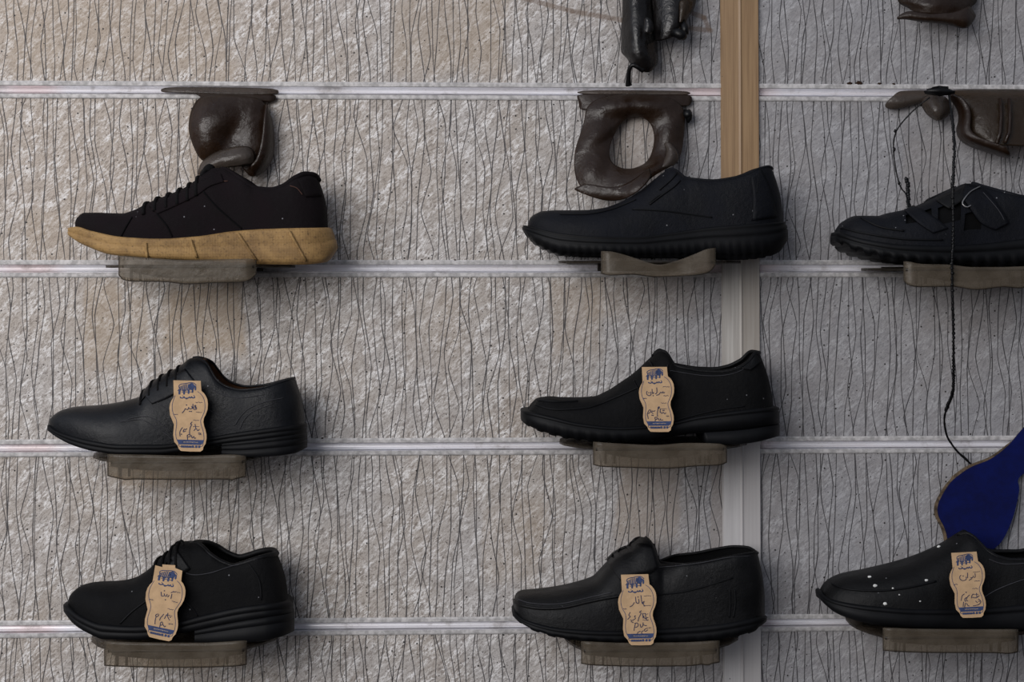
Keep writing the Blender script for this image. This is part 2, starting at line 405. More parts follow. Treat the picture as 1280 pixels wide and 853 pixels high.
# upright joint strip with a shallow ridge
def post():
    v = []; f = []
    ys = [-.0012, -.0055, -.0062, -.0075, -.0062, -.0058, -.0012]; fx = [0, .03, .45, .5, .55, .97, 1]
    zs = [ZTOP+(ZBOT-ZTOP)*k/12 for k in range(13)]
    for z in zs:
        py = HY - (z-CAM.z)*F_PX/DIST
        a, b = post_x(py, 900, 948)
        for q, y in zip(fx, ys): v.append((a+(b-a)*q, y, z))
    for i in range(12):
        for j in range(6): f.append((i*7+j, i*7+j+1, i*7+j+8, i*7+j+7))
    b = MB().add(v, f)
    o = mesh(f'trim_{n_trim}', v, f, M['post'], None, False); solid(o, .0016, -1); tag(o, kind='structure')
post()

# ------------------------------------------------------------------ shoes
D0 = .060
BASEW = [(0, 0), (.004, .2), (.012, .34), (.03, .5), (.06, .66), (.12, .84), (.2, .95), (.3, 1), (.42, .95), (.55, .84), (.68, .775), (.8, .78), (.88, .74), (.94, .60), (.975, .41), (.992, .22), (1, 0)]
SQW = [(0, 0), (.002, .25), (.008, .44), (.02, .58), (.05, .74), (.1, .87), (.2, .97), (.3, 1), (.42, .95), (.55, .85), (.68, .79), (.8, .79), (.88, .75), (.94, .63), (.975, .45), (.992, .25), (1, 0)]
PTW = [(0, 0), (.004, .15), (.012, .26), (.03, .40), (.07, .58), (.13, .78), (.22, .95), (.31, 1), (.42, .94), (.55, .82), (.68, .76), (.8, .77), (.88, .73), (.94, .60), (.975, .41), (.992, .22), (1, 0)]
class Shoe:
    def __init__(s, label, T, B, bottom, st, mat, half=.046, plan=BASEW, open_w=.027, e1=.75, e2=.85, bulge=3, group='shoes shown on the wall', category='shoe'):
        s.T, s.B, s.Bo = T, B, bottom; s.half, s.st = half, st
        s.fT, s.fB, s.fo = pchip(T), pchip(B), pchip(bottom)
        s.wf = pchip(plan); s.e1, s.e2, s.open_w, s.bulge = e1, e2, open_w, bulge
        s.mat = mat
        s.S = [lerp((1-math.cos(math.pi*t))/2, t, .45) for t in [i/160 for i in range(161)]]
        zb = min(s.botpt(q)[2] for q in s.S)
        mid = s.botpt(.5)
        s.root = thing('shoe', (mid[0], -D0, zb), label, category, group)
        s.zmin = zb
    def w(s, q): return s.half*s.wf(q)
    def wt(s, q):
        if q <= s.st: return 0
        u = (q-s.st)/(1-s.st)
        return min(s.open_w*sm(0, .28, u)**.8*1.0, max(0, s.w(q)-.003), s.open_w*max(0, 1-((u-.5)/.5)**4)**.6 if u > .5 else 1)
    def Tp(s, q):
        x = lerp(s.T[0][0], s.T[-1][0], q); return W(x, s.fT(x), D0)
    def Bp(s, q):
        x = lerp(s.B[0][0], s.B[-1][0], q); return W(x, s.fB(x), D0+s.w(q))
    def botpt(s, q, poly=None, f=None):
        poly = poly or s.Bo; f = f or s.fo
        x = lerp(poly[0][0], poly[-1][0], q); return W(x, f(x), D0+s.w(q))
    def surf(s, q, f, side=1, off=0):
        """point on the upper: q along the shoe, f height fraction, side 1 = viewer's side"""
        T, B = s.Tp(q), s.Bp(q); w, wt = s.w(q), s.wt(q)
        f = max(0, min(1, f)); sa = f**(1/s.e2); ca = math.sqrt(max(0, 1-sa*sa))
        y = wt+(w-wt)*ca**s.e1
        x = lerp(B.x, T.x, f); z = lerp(B.z, T.z, f)
        if s.bulge and q > .8: x += s.bulge*MM*math.sin(math.pi*f)*sm(.8, 1, q)
        ny, nz = ca+.001, sa*.9
        l = math.hypot(ny, nz)
        return Vector((x, -D0-side*(y+off*ny/l), z+off*nz/l))
    def at(s, px, py):
        """(q, f) on the viewer's side of the upper seen at a photo position"""
        q = (px-s.B[0][0])/(s.B[-1][0]-s.B[0][0]); y = .7*s.half; f = .5
        for _ in range(8):
            P = W(px, py, D0+y); q = max(.001, min(.999, q)); T, B = s.Tp(q), s.Bp(q)
            f = max(0, min(1, (P.z-B.z)/max(1e-5, T.z-B.z)))
            x = lerp(B.x, T.x, f); q += (P.x-x)/(s.Bp(1).x-s.Bp(0).x)
            q = max(.001, min(.999, q)); y = -D0-s.surf(q, f).y
        return q, f
    def upper(s, holes=(), material=None):
        Mh = 16; v = []; fc = []
        for q in s.S:
            for side in (1, -1):
                for k in range(Mh+1):
                    f = math.sin(math.pi/2*k/Mh)**s.e2
                    v.append(s.surf(q, f, side))
        R = 2*(Mh+1)
        for i in range(len(s.S)-1):
            for h in (0, Mh+1):
                for k in range(Mh):
                    qm = (s.S[i]+s.S[i+1])/2; fm = math.sin(math.pi/2*(k+.5)/Mh)**s.e2
                    if any(a < qm < b and c < fm < d for a, b, c, d in holes): continue
                    fc.append((i*R+h+k, i*R+h+k+1, (i+1)*R+h+k+1, (i+1)*R+h+k))
        o = s.up = mesh('upper', v, fc, s.mat, s.root, weld=.00005)
        return o
    def lining(s, mat, depth=.1, start=None):
        K = 10; v = []; fc = []; st = (start or s.st)+.004
        qs = [q for q in s.S if q > st and q < .9995]
        for q in qs:
            row = []
            for side in (1, -1):
                ks = range(K+1) if side == 1 else range(K, -1, -1)
                for k in ks:
                    f = lerp(.99, depth, k/K); p = s.surf(q, f, side); yy = -(p.y+D0)*side
                    yy = max(.0003, yy-.0022); row.append(Vector((p.x, -D0-side*yy, p.z)))
            v.append(row)
        b = MB().grid(v); return b.build('lining', mat, s.root)
    def collar(s, mat, r=.0021, lift=0, name='collar', start=None):
        st = start or s.st
        qs = [q for q in s.S if q >= st-.002]
        near = [s.surf(q, 1, 1)+Vector((0, 0, lift)) for q in qs]; far = [s.surf(q, 1, -1)+Vector((0, 0, lift)) for q in qs]
        pts = near+far[::-1][1:-1]
        return MB().tube(pts, r, 8, closed=True).build(name, mat, s.root)
    def sole(s, name, top, bot, rows, mat, s0=0.0, lug=None, smooth=True, shrink=2):
        if shrink:
            def sh(p):
                a, b = p[0][0], p[-1][0]; e0 = shrink if s0 == 0 else 0
                return [(lerp(a+e0, b-shrink, (x-a)/(b-a)), y) for x, y in p]
            top, bot = sh(top), sh(bot)
        ft, fb = pchip(top), pchip(bot)
        qs = [q for q in s.S if q > s0]
        if s0 > 0: qs = [s0]+qs
        def P(poly, f, q):
            u = (q-s0)/(1-s0); x = lerp(poly[0][0], poly[-1][0], u); return W(x, f(x), D0+s.w(q))
        tp = [P(top, ft, q) for q in qs]; bt = [P(bot, fb, q) for q in qs]
        ws = [s.w(q) for q in qs]; n = len(qs)
        nor = []
        for i in range(n):
            a, b = max(0, i-1), min(n-1, i+1)
            dx, dw = tp[b].x-tp[a].x, ws[b]-ws[a]
            if i == 0 and s0 == 0: dx, dw = 0, 1
            if i == n-1: dx, dw = 0, -1
            l = math.hypot(dx, dw) or 1; nor.append((-dw/l, dx/l))
        mb = MB(); loops = []
        for fr, o in rows:
            near = []; far = []
            for i in range(n):
                z = lerp(tp[i].z, bt[i].z, fr); x = lerp(tp[i].x, bt[i].x, fr)
                if lug and fr >= .86: z += lug(qs[i])
                near.append(Vector((x+nor[i][0]*o, -D0-max(0, ws[i]+nor[i][1]*o), z)))
                far.append(Vector((x+nor[i][0]*o, -D0+max(0, ws[i]+nor[i][1]*o), z)))
            loops.append(near+far[::-1])
        mb.grid(loops, True)
        for r in (0, len(loops)-1):
            L = loops[r]; fcs = [(i, i+1, 2*n-2-i, 2*n-1-i) for i in range(n-1)]
            mb.add(L, fcs)
        return mb.build(name, mat, s.root, smooth, weld=.00004)
    def seam(s, name, paths, mat, r=.0006, off=.0007, both=False):
        """raised seams traced on the viewer's side; each one a sub-part of the upper"""
        for path in paths:
            pp = smooth_path(path, 6); qf = [s.at(*p) for p in pp]
            MB().tube([s.surf(q, f, 1, off) for q, f in qf], r, 6).build(name, mat, s.up)
    def band(s, name, a, b, mat, off=.0012, th=.002, n=14, k=6, both=False):
        """a strap of leather lying on the upper between two traced edges"""
        A, Bq = smooth_path(a, 6), smooth_path(b, 6); m = min(len(A), len(Bq))
        for side in ((1, -1) if both else (1,)):
            rows = []
            for i in range(m):
                r = []
                for j in range(k+1):
                    t = j/k; q, f = s.at(lerp(A[i][0], Bq[i][0], t), lerp(A[i][1], Bq[i][1], t)); r.append(s.surf(q, f, side, off))
                rows.append(r)
            o = MB().grid(rows).build(name, mat, s.root); solid(o, th, 0, 0)
        return o
    def cross(s, name, qs, mat, lo=.72, r=.0016, off=.0012, slant=0.0, lo2=None):
        """laces or straps running over the instep from one side to the other; one mesh each"""
        for q in qs:
            pts = []
            for t in [i/16 for i in range(17)]:
                u = 2*t-1; f = 1-(1-lo)*abs(u)**1.5
                qq = q+slant*u
                pts.append(s.surf(qq, f, 1 if u < 0 else -1, off))
            MB().tube(pts, r, 8).build(name, mat, s.root)
    def add(s, name, mb, mat, smooth=True): return mb.build(name, mat, s.root, smooth)

def weltline(): pass

# --- dark brown lace-up trainer, gum sole
T = [(93.8,281.5),(96,275),(99,271),(107,266),(122,266),(154,267),(169,263),(185,255),(197,249.5),(216,242),(235,233),(247,224),(257,215),(269,210),(280,211),(288,215),(296,220),(307,226.5),(322,236),(341,238),(357,233.5),(372,223),(384,218),(393,218.5),(398,224)]
B = [(93.8,283),(110,289),(154,298),(200,300),(247,297),(294,291),(341,287.5),(410,285)]
bo = [(86,293),(95,302),(107,308),(138,318.5),(185,323),(247,326),(325,330.5),(372,331),(404,328),(421,314)]
A = Shoe('dark brown lace-up trainer with a tan gum sole', T, B, bo, .60, M['brown'], .046, BASEW, .026)
A.upper(); A.lining(M['lining'], .2)
A.collar(M['brown'], .0033, -.001)
A.sole('sole', [(85.6,284.5),(94,283.5),(110,288),(154,296.5),(200,298.5),(247,295.5),(294,289),(341,286),(413,284.5)], [(87,295)]+bo[1:], [(0,.0008),(.06,.0032),(.12,.0036),(.40,.0040),(.46,.0034),(.52,.0046),(.85,.0040),(1,.0006)], M['gum'])
def gum_bars():
    for x0, y0, x1, y1 in ((238,300,246,322),(297,292,320,325),(361,289,382,326),(182,304,184,322)):
        pts = []
        for t in (0, .25, .5, .75, 1):
            x, y = lerp(x0, x1, t), lerp(y0, y1, t); q = (x-86)/(421-86)
            d = D0+A.w(q)+.0048; p = W(x, y, d); pts.append(p)
        o = MB().tube(pts, .0017, 6).build('sole_bar', M['gum'], [c for c in A.root.children if c.name.startswith('sole')][0])
gum_bars()
A.seam('stitching', [[(151,296),(157,285),(165,272)], [(254,240),(270,258),(288,274),(302,286)], [(196,268),(208,282),(215,296)]], M['lining'], .0009)
A.seam('eyestay_edge', [[(190,262),(216,252),(240,240),(258,229),(285,227)]], M['thread_brown'], .00045)
A.seam('heel_tab_stitch', [[(362,233),(370,236),(376,244)]], M['thread_brown'], .0005, both=False)
A.cross('lace', [.30, .345, .39, .435, .475, .51], M['lace'], .68, .0019, .0012, .006)
A.band('eyestay', [(186,258),(216,246),(240,235),(258,224),(276,218)], [(197,268),(222,257),(246,245),(262,234),(280,228)], M['brown'], .0008, .0014, both=True)
A.band('heel_patch', [(372,226),(384,221),(394,224)], [(380,247),(392,246),(399,246)], M['brown'], .0008, .0016, both=True)
tongue = []
for i in range(9):
    t = i/8; q = lerp(.535, .575, t)
    base = A.surf(q, 1, 1); tongue.append([Vector((base.x-.002, -D0+.017*u*(1-.25*t), base.z+.0005+.0035*math.sin(math.pi*t)-.007*abs(u)**2)) for u in [k/5-1 for k in range(11)]])
o = MB().grid(tongue).build('tongue', M['lace'], A.root); solid(o, .004, 0, 1)

# --- black slip-on, thick padded sole
T = [(660,281),(662,274),(667,269),(679,264),(698,263),(726,263),(754,260),(776,252.5),(801,238),(820,222.5),(832,214),(839,211.5),(846,216),(854,223.5),(870,226.5),(886,227.5),(910,224.5),(932,218),(948,211.5),(958,209.5),(965,211)]
B = [(660,282),(698,292),(745,296),(792,297),(839,291.5),(886,285),(932,281),(979,277)]
bo = [(656,291),(667,304),(689,315.5),(704,320),(754,322),(807,322.5),(892,323.5),(920,325.5),(951,323.5),(976,315),(985,303)]
Bk = Shoe('black slip-on shoe with tall heel and rounded sole, under the ring of melted plastic', T, B, bo, .56, M['navyblack'], .046, BASEW, .025)
Bk.upper(); Bk.lining(M['lining'], .25); Bk.collar(M['navyblack'], .0018)
def luggy(n, a, lo=0., hi=1.): return lambda q: (a if (int(q*n) % 2 and lo < q < hi) else 0)
Bk.sole('sole', [(654,281.5),(661,283),(698,291.5),(745,295.5),(792,296.5),(839,291),(886,284.5),(932,280.5),(981,277)], bo, [(0,.0008),(.05,.0032),(.10,.0014),(.18,.0034),(.30,.0038),(.34,.0026),(.40,.0040),(.86,.0026),(.861,.0005),(1,.0)], M['rubber'], lug=luggy(62, .0014, .02, .95))
Bk.seam('side_seam', [[(812,254),(822,246),(836,238),(848,228)], [(790,262),(830,264),(862,268),(890,272)], [(949,214),(946,228),(944,242)], [(700,268),(735,268),(765,262),(795,250)]], M['rubber'], .0008)
Bk.seam('throat_seam', [[(850,226),(842,234),(828,244),(812,256)], [(846,217),(838,226),(824,238)]], M['rubber'], .0011)
Bk.band('heel_counter', [(951,212),(960,236),(970,272)], [(938,222),(940,246),(940,276)], M['navyblack'], .0007, .0012, both=True)

# --- black strap sandal-shoe at the right edge
T = [(1046,292),(1048,285),(1056,276),(1071,269.8),(1097,270),(1110,266.5),(1136,261),(1162,250.5),(1181,241),(1196,234),(1207,229.5),(1216,230),(1226,234),(1246,242),(1268,248),(1290,250),(1315,246),(1340,236),(1358,226),(1370,226)]
B = [(1046,293),(1081,301),(1129,307),(1178,308.5),(1226,306),(1280,300),(1380,292)]
bo = [(1045,303),(1068,315),(1097,323),(1129,329),(1194,333),(1280,335),(1340,334),(1372,330),(1384,320)]
C = Shoe('black strap shoe with open cut-outs and a buckled strap at the right edge', T, B, bo, .52, M['navyblack'], .048, BASEW, .028)
C.upper(holes=[(.24,.335,.62,.86),(.365,.45,.40,.80),(.47,.535,.25,.50)]); C.lining(M['lining'], .15); C.collar(M['navyblack'], .0026)
inner = []
for q in [.18+.4*i/30 for i in range(31)]:
    inner.append([C.surf(q, f, sd, -.004) for sd, f in [(1, k/8) for k in range(9)]+[(-1, k/8) for k in range(7, -1, -1)]])
MB().grid(inner).build('inner_lining', M['lining'], C.root)
C.sole('sole', [(1045,289.5),(1050,291),(1081,299.5),(1129,306),(1178,307.5),(1226,305),(1280,299),(1384,291)], bo, [(0,.0006),(.06,.0034),(.3,.004),(.34,.0026),(.40,.0042),(.86,.0044),(.861,.004),(1,.002)], M['rubber'], lug=luggy(40, .003, 0, .97))
C.band('instep_strap', [(1206,233),(1232,242),(1252,265),(1260,280)], [(1203,250),(1212,262),(1226,280),(1243,288)], M['navyblack'], .0022, .003)
C.band('vamp_strap', [(1143,260),(1165,271),(1185,286)], [(1130,264),(1148,280),(1166,292)], M['navyblack'], .0012, .002)
C.band('throat_panel', [(1168,251),(1190,241),(1207,233)], [(1186,262),(1200,254),(1212,246)], M['black'], .0012, .0022, both=True)
C.seam('strap_stitch', [[(1228,244),(1246,264),(1254,277)]], M['thread_grey'], .0004, .004, False)
C.seam('rim_edge', [[(1050,285),(1081,292),(1129,299),(1178,300)], [(1076,273),(1100,284),(1130,289)]], M['rubber'], .0012)
q, f = C.at(1206, 258)
pts = [C.surf(*C.at(x, y), 1, .005) for x, y in ((1224,238),(1212,244),(1203,254),(1202,259),(1207,262),(1212,260))]
MB().tube([Vector(p) for p in smooth_path([tuple(p) for p in pts], 4)], .0008, 6).build('buckle', M['buckle'], C.root)
tag(C.root.children[-1] if False else bpy.data.objects['buckle'], 'dull silver buckle frame')

# --- black oxford, second row
T = [(61,530),(63,524),(67,519.5),(77,513),(93,509),(121,507),(146,503.5),(165,499),(177,494.5),(182,486),(196,473.5),(210,465.5),(222,459.5),(230,454),(238,448),(246,446.8),(255,449.5),(262,454),(268,463),(276,474),(289,482),(305,485.5),(327,483.5),(349,478),(368,472.5)]
B = [(61,531),(66,538),(80,544),(118,553.5),(149,557.5),(196,557.5),(243,551.5),(290,543.5),(321,539),(381,531)]
sb = [(60,538),(71,546.5),(90,556.5),(118,564.5),(149,568),(196,568),(227,564.5),(277,555),(320,550),(382,542)]
hb = [(277,569.5),(305,572),(340,570.5),(368,567),(383,560)]
Dx = Shoe('smooth black wing-tip lace-up with a brown lining and a kraft tag', T, B, [(60,538),(71,546.5),(90,556.5),(118,565),(149,569),(196,570),(277,570.5),(305,572),(340,570.5),(368,567),(383,560)], .585, M['oxford'], .045, PTW, .026)
Dx.upper(); Dx.lining(M['tan_lining'], .2); Dx.collar(M['oxford'], .0013)
Dx.sole('sole', [(60,530),(66,536.5),(80,542.5),(118,552),(149,556),(196,556),(243,550),(290,542),(321,537.5),(382,529.5)], sb, [(0,.001),(.1,.0034),(.45,.0034),(.5,.0022),(.56,.0032),(.95,.003),(1,.001)], M['rubber'])
Dx.sole('heel', [(277,554),(320,549),(383,541)], hb, [(0,.0022),(.22,.0030),(.25,.002),(.28,.0030),(.55,.0030),(.58,.002),(.61,.0030),(.96,.0028),(1,.0018)], M['rubber'], s0=.672)
Dx.seam('wing_tip_seam', [[(150,528),(175,525),(190,532),(205,541),(216,550)], [(160,524),(183,521),(198,528),(214,540)]], M['thread_grey'], .0004)
Dx.seam('quarter_seam', [[(258,512),(275,520),(291,532),(299,523),(310,512),(330,503),(352,498)], [(300,536),(306,524),(318,514),(340,505)], [(182,497),(195,503),(208,512),(218,522)]], M['thread_grey'], .0004)
Dx.seam('topline_seam', [[(262,485),(275,493),(300,498),(330,494)]], M['thread_grey'], .0004)
Dx.band('eyelet_facing', [(180,494),(194,482),(212,472),(232,462)], [(190,506),(206,500),(224,491),(246,480)], M['oxford'], .0008, .0014, both=True)
Dx.cross('lace', [.39, .425, .46, .495, .53], M['lace'], .80, .0015, .0006, .005)
tongue = []
for i in range(8):
    t = i/7
    p = W(lerp(236, 256, t), lerp(452, 449, t), D0)
    tongue.append([Vector((p.x+.002*abs(u), -D0+.019*u, p.z-.008*u*u)) for u in [k/5-1 for k in range(11)]])
o = MB().grid(tongue).build('tongue', M['tan_lining'], Dx.root); solid(o, .002, 0, 1); tag(o, 'brown leather tongue')

# --- black square-toe slip-on, second row
T = [(660,513),(663,508),(667,503),(672,498.5),(688,496.3),(705,497.5),(722,497.6),(743,496.5),(760,489.5),(777,478.5),(795,465.5),(803,458),(811,450),(818,443.5),(825,438.5),(831,441),(835,448),(840,455.5),(855,459.3),(876,462.6),(896,463.3),(913,460.3),(930,452),(943,440.5),(949,441)]
B = [(659,514.5),(688,522.5),(725,531),(774,535.5),(832,531),(876,521.5),(919,515.5),(967,510.5)]
bo = [(653,530),(659,534.5),(682,544),(717,552),(760,555.5),(809,556),(861,556),(886,556.5),(913,556.5),(945,553),(973,546)]
E = Shoe('black slip-on shoe with a chiselled square toe and deep sole wearing a kraft tag', T, B, bo, .535, M['black_dull'], .046, SQW, .026, .7, .75)
E.upper(); E.lining(M['lining'], .2); E.collar(M['black'], .0022)
sb = [(653,528),(659,533),(682,542.5),(717,550),(760,553),(809,551),(847,545),(868,542),(900,541),(973,533)]
E.sole('sole', [(653,513),(688,521),(725,529.5),(774,534),(832,529.5),(876,520),(919,514),(972,508.5)], sb, [(0,.001),(.05,.0036),(.16,.0038),(.2,.0022),(.26,.0036),(.86,.0034),(.861,.002),(1,.001)], M['rubber'], lug=luggy(40, .0012, 0, .4))
E.sole('heel', [(880,541),(925,538),(973,531)], [(884,556),(913,556.5),(945,553),(973,546)], [(0,.0034),(.9,.0032),(1,.001)], M['rubber'], s0=.715)
E.seam('apron_seam', [[(668,506),(690,512),(715,512),(740,509),(768,498),(800,484)], [(672,501),(700,503),(722,502)]], M['rubber'], .0010)
E.seam('topline_seam', [[(838,464),(876,470),(905,470),(926,464),(940,452),(943,447)]], M['thread_grey'], .0004)
E.seam('quarter_seam', [[(840,527),(865,520),(900,512),(930,508)], [(792,476),(800,494),(806,520)]], M['rubber'], .0007)
E.band('heel_loop', [(926,462),(938,452),(944,445)], [(937,464),(944,458),(949,452)], M['black'], .0012, .002, both=True)
E.seam('throat_seam', [[(835,456),(834,466),(842,478)], [(812,452),(816,462),(806,474)]], M['rubber'], .0010)

# --- black derby, bottom row
T = [(86,752),(88,745),(92,739.5),(102,733),(118,730),(146,729),(165,725),(184,713.5),(199,699),(211,690.5),(219,682),(227,678.5),(237,677.6),(246,677.8),(255,680),(265,686),(284,697.5),(296,701),(306,698.5),(327,692),(340,690),(346,691)]
B = [(85,755),(102,771),(127,781),(165,784),(212,780),(259,769.5),(305,760.5),(360,754)]
sb = [(80.6,764),(93,780),(112,792.5),(130,799.5),(171,800),(205,796),(241,789),(300,777.5),(364,768)]
hb = [(243,805),(274,805.5),(321,802.5),(352,796),(366,790)]
Fd = Shoe('matt black round-toed derby with stacked heel, lowest shoe on the left', T, B, [(80.6,764),(93,780),(112,792.5),(130,800.5),(171,803),(243,805),(274,805.5),(321,802.5),(352,796),(366,790)], .60, M['black_dull'], .047, BASEW, .027, .68, .72)
Fd.upper(); Fd.lining(M['lining'], .2); Fd.collar(M['black'], .0030, -.001)
Fd.sole('sole', [(80.6,754),(86,760),(102,771.5),(127,780.5),(165,783),(212,779),(259,768),(305,758.5),(364,752)], sb, [(0,.001),(.1,.0038),(.42,.004),(.46,.0028),(.52,.0038),(.95,.0034),(1,.001)], M['rubber'])
Fd.sole('heel', [(243,788),(300,776.5),(366,767)], hb, [(0,.003),(.3,.0036),(.33,.0026),(.36,.0036),(.95,.0034),(1,.002)], M['rubber'], s0=.575)
Fd.seam('vamp_seam', [[(150,780),(165,765),(185,750),(200,738),(212,728)], [(226,750),(238,758),(247,770)], [(310,705),(322,725),(326,750)]], M['rubber'], .0008)
Fd.seam('collar_seam', [[(222,712),(240,719),(262,717),(285,710),(300,706)]], M['thread_grey'], .0005)
Fd.band('quarter_flap', [(196,708),(208,698),(222,690)], [(206,735),(222,724),(238,712)], M['black'], .0009, .0016, both=True)
Fd.cross('lace', [.43, .465, .50, .53], M['lace'], .74, .0018, .0012, .004)
lp = [Vector(W(x, y, d)) for x, y, d in ((222,688,.062),(219,682,.066),(221,678,.07),(227,677,.072),(229,681,.074),(225,685,.072))]
MB().tube([Vector(p) for p in smooth_path([tuple(p) for p in lp], 5)], .0009, 6).build('lace_loop', M['lace'], Fd.root)
tongue = []
for i in range(9):
    t = i/8; p = W(lerp(222, 252, t), lerp(681, 678.5, t), D0)
    tongue.append([Vector((p.x+.004*abs(u), -D0+.021*u, p.z+.0006-.009*u*u)) for u in [k/5-1 for k in range(11)]])
o = MB().grid(tongue).build('tongue', M['black'], Fd.root); solid(o, .003, 0, 1)

# --- black loafer, bottom row
T = [(642,757),(643,750),(648,742),(656,740),(670,739.4),(698,736),(727,729),(743,723),(753,712.5),(760,705),(771,694),(786,686),(798,676),(804,673),(811,673.6),(816,679),(820,692),(824,702.5),(845,700.5),(873,697.5),(901,692),(923,688.5),(938,688),(947,691.5)]
B = [(643,766),(656,776),(704,787),(760,790),(822,787.5),(901,781.5),(956,771.5)]
bo = [(641,770),(653,782),(676,792.5),(704,799.5),(732,803),(817,806),(873,804.5),(915,798),(943,790),(957,778)]
Gl = Shoe('black moccasin loafer with a raised apron seam and upright tongue wearing a kraft tag', T, B, bo, .575, M['black'], .046, SQW, .028, .62, .68)
Gl.upper(); Gl.lining(M['lining'], .2); Gl.collar(M['black'], .0016)
Gl.sole('sole', [(641,762),(644,766.5),(656,775),(704,786),(760,789),(822,786.5),(901,780.5),(958,770)], bo, [(0,.0006),(.12,.0026),(.3,.0032),(.36,.0018),(.45,.0030),(.86,.0028),(.861,.002),(1,.001)], M['rubber'], lug=luggy(30, .0012, 0, .98))
Gl.seam('apron_seam', [[(643,754),(655,758),(675,761),(704,760),(735,753),(765,747),(785,744)]], M['black'], .0019, .0006)
Gl.seam('apron_stitch', [[(645,749),(660,754),(680,756),(704,755),(735,748),(765,741)]], M['thread_grey'], .0005)
Gl.seam('side_seam', [[(818,744),(850,741),(880,734),(915,723)], [(911,738),(912,755),(911,772)], [(917,738),(918,755),(916,772)]], M['rubber'], .0009)
Gl.seam('topline_seam', [[(824,710),(850,708),(880,704),(910,698),(938,696)]], M['thread_grey'], .0004)
Gl.band('saddle_strap', [(760,706),(772,696),(786,689),(800,682),(814,685)], [(776,728),(788,722),(800,719),(812,718),(821,712)], M['black'], .0018, .0026, both=True)
tg = []
for i in range(10):
    t = i/9; px, py = lerp(792, 809, t), lerp(684, 672.5, t)
    p = W(px, py, D0); tg.append([Vector((p.x+.003*abs(u), -D0+.024*u, p.z-.010*u*u)) for u in [k/5-1 for k in range(11)]])
o = MB().grid(tg).build('tongue', M['black'], Gl.root); solid(o, .0045, 0, 1)

# --- speckled black slip-on, bottom right
T = [(1029,738),(1031,733),(1041,725),(1053,720),(1087,713.5),(1125,704),(1151,695),(1178,682),(1193,672.5),(1200,668),(1206,666),(1212,669),(1218,676),(1226,685),(1238,691.5),(1254,695),(1280,695),(1302,691),(1325,682),(1342,678)]
B = [(1028,740),(1032,747),(1050,754),(1094,760),(1151,763.5),(1227,762),(1280,757.5),(1356,750)]
bo = [(1027,752),(1041,765),(1064,774.5),(1098,782),(1151,786),(1227,788.5),(1290,789),(1330,784),(1358,772)]
H = Shoe('black slip-on shoe flecked with white paint, below the blue insole', T, B, bo, .535, M['specked'], .047, BASEW, .027, .72, .8)
H.upper(); H.lining(M['lining'], .2); H.collar(M['black'], .0024)
H.sole('sole', [(1025,737),(1030,745),(1050,752.5),(1094,758.5),(1151,762),(1227,760.5),(1280,756),(1359,748)], bo, [(0,.001),(.1,.0034),(.22,.0036),(.27,.002),(.33,.0038),(.8,.0036),(1,.0008)], M['rubber'])
H.seam('apron_seam', [[(1040,731),(1060,737),(1095,739),(1130,736),(1170,727)]], M['rubber'], .0012)
H.seam('quarter_seam', [[(1225,750),(1245,738),(1270,728),(1290,722)], [(1236,700),(1255,706),(1285,705)]], M['thread_grey'], .0005)
H.seam('throat_seam', [[(1222,688),(1214,700),(1200,712)]], M['rubber'], .0010)
rng = random.Random(3)
for px, py, r in ((1087,722,2.4),(1094,733,3.0),(1106,755,2.8),(1158,726,2.2),(1174,686,2.6),(1116,736,1.4),(1187,763,1.6),(1124,744,1.2),(1150,752,1.2)):
    c = H.surf(*H.at(px, py), 1, .0004)
    o = MB().blob(c, (r*.0009, .0006, r*.0006), 9, 5, .5).build('paint_fleck', M['white'] if 'white' in M else M.setdefault('white', plain('white_paint', (.6, .6, .58), .6)), H.root)
    o['label'] = 'white paint fleck'

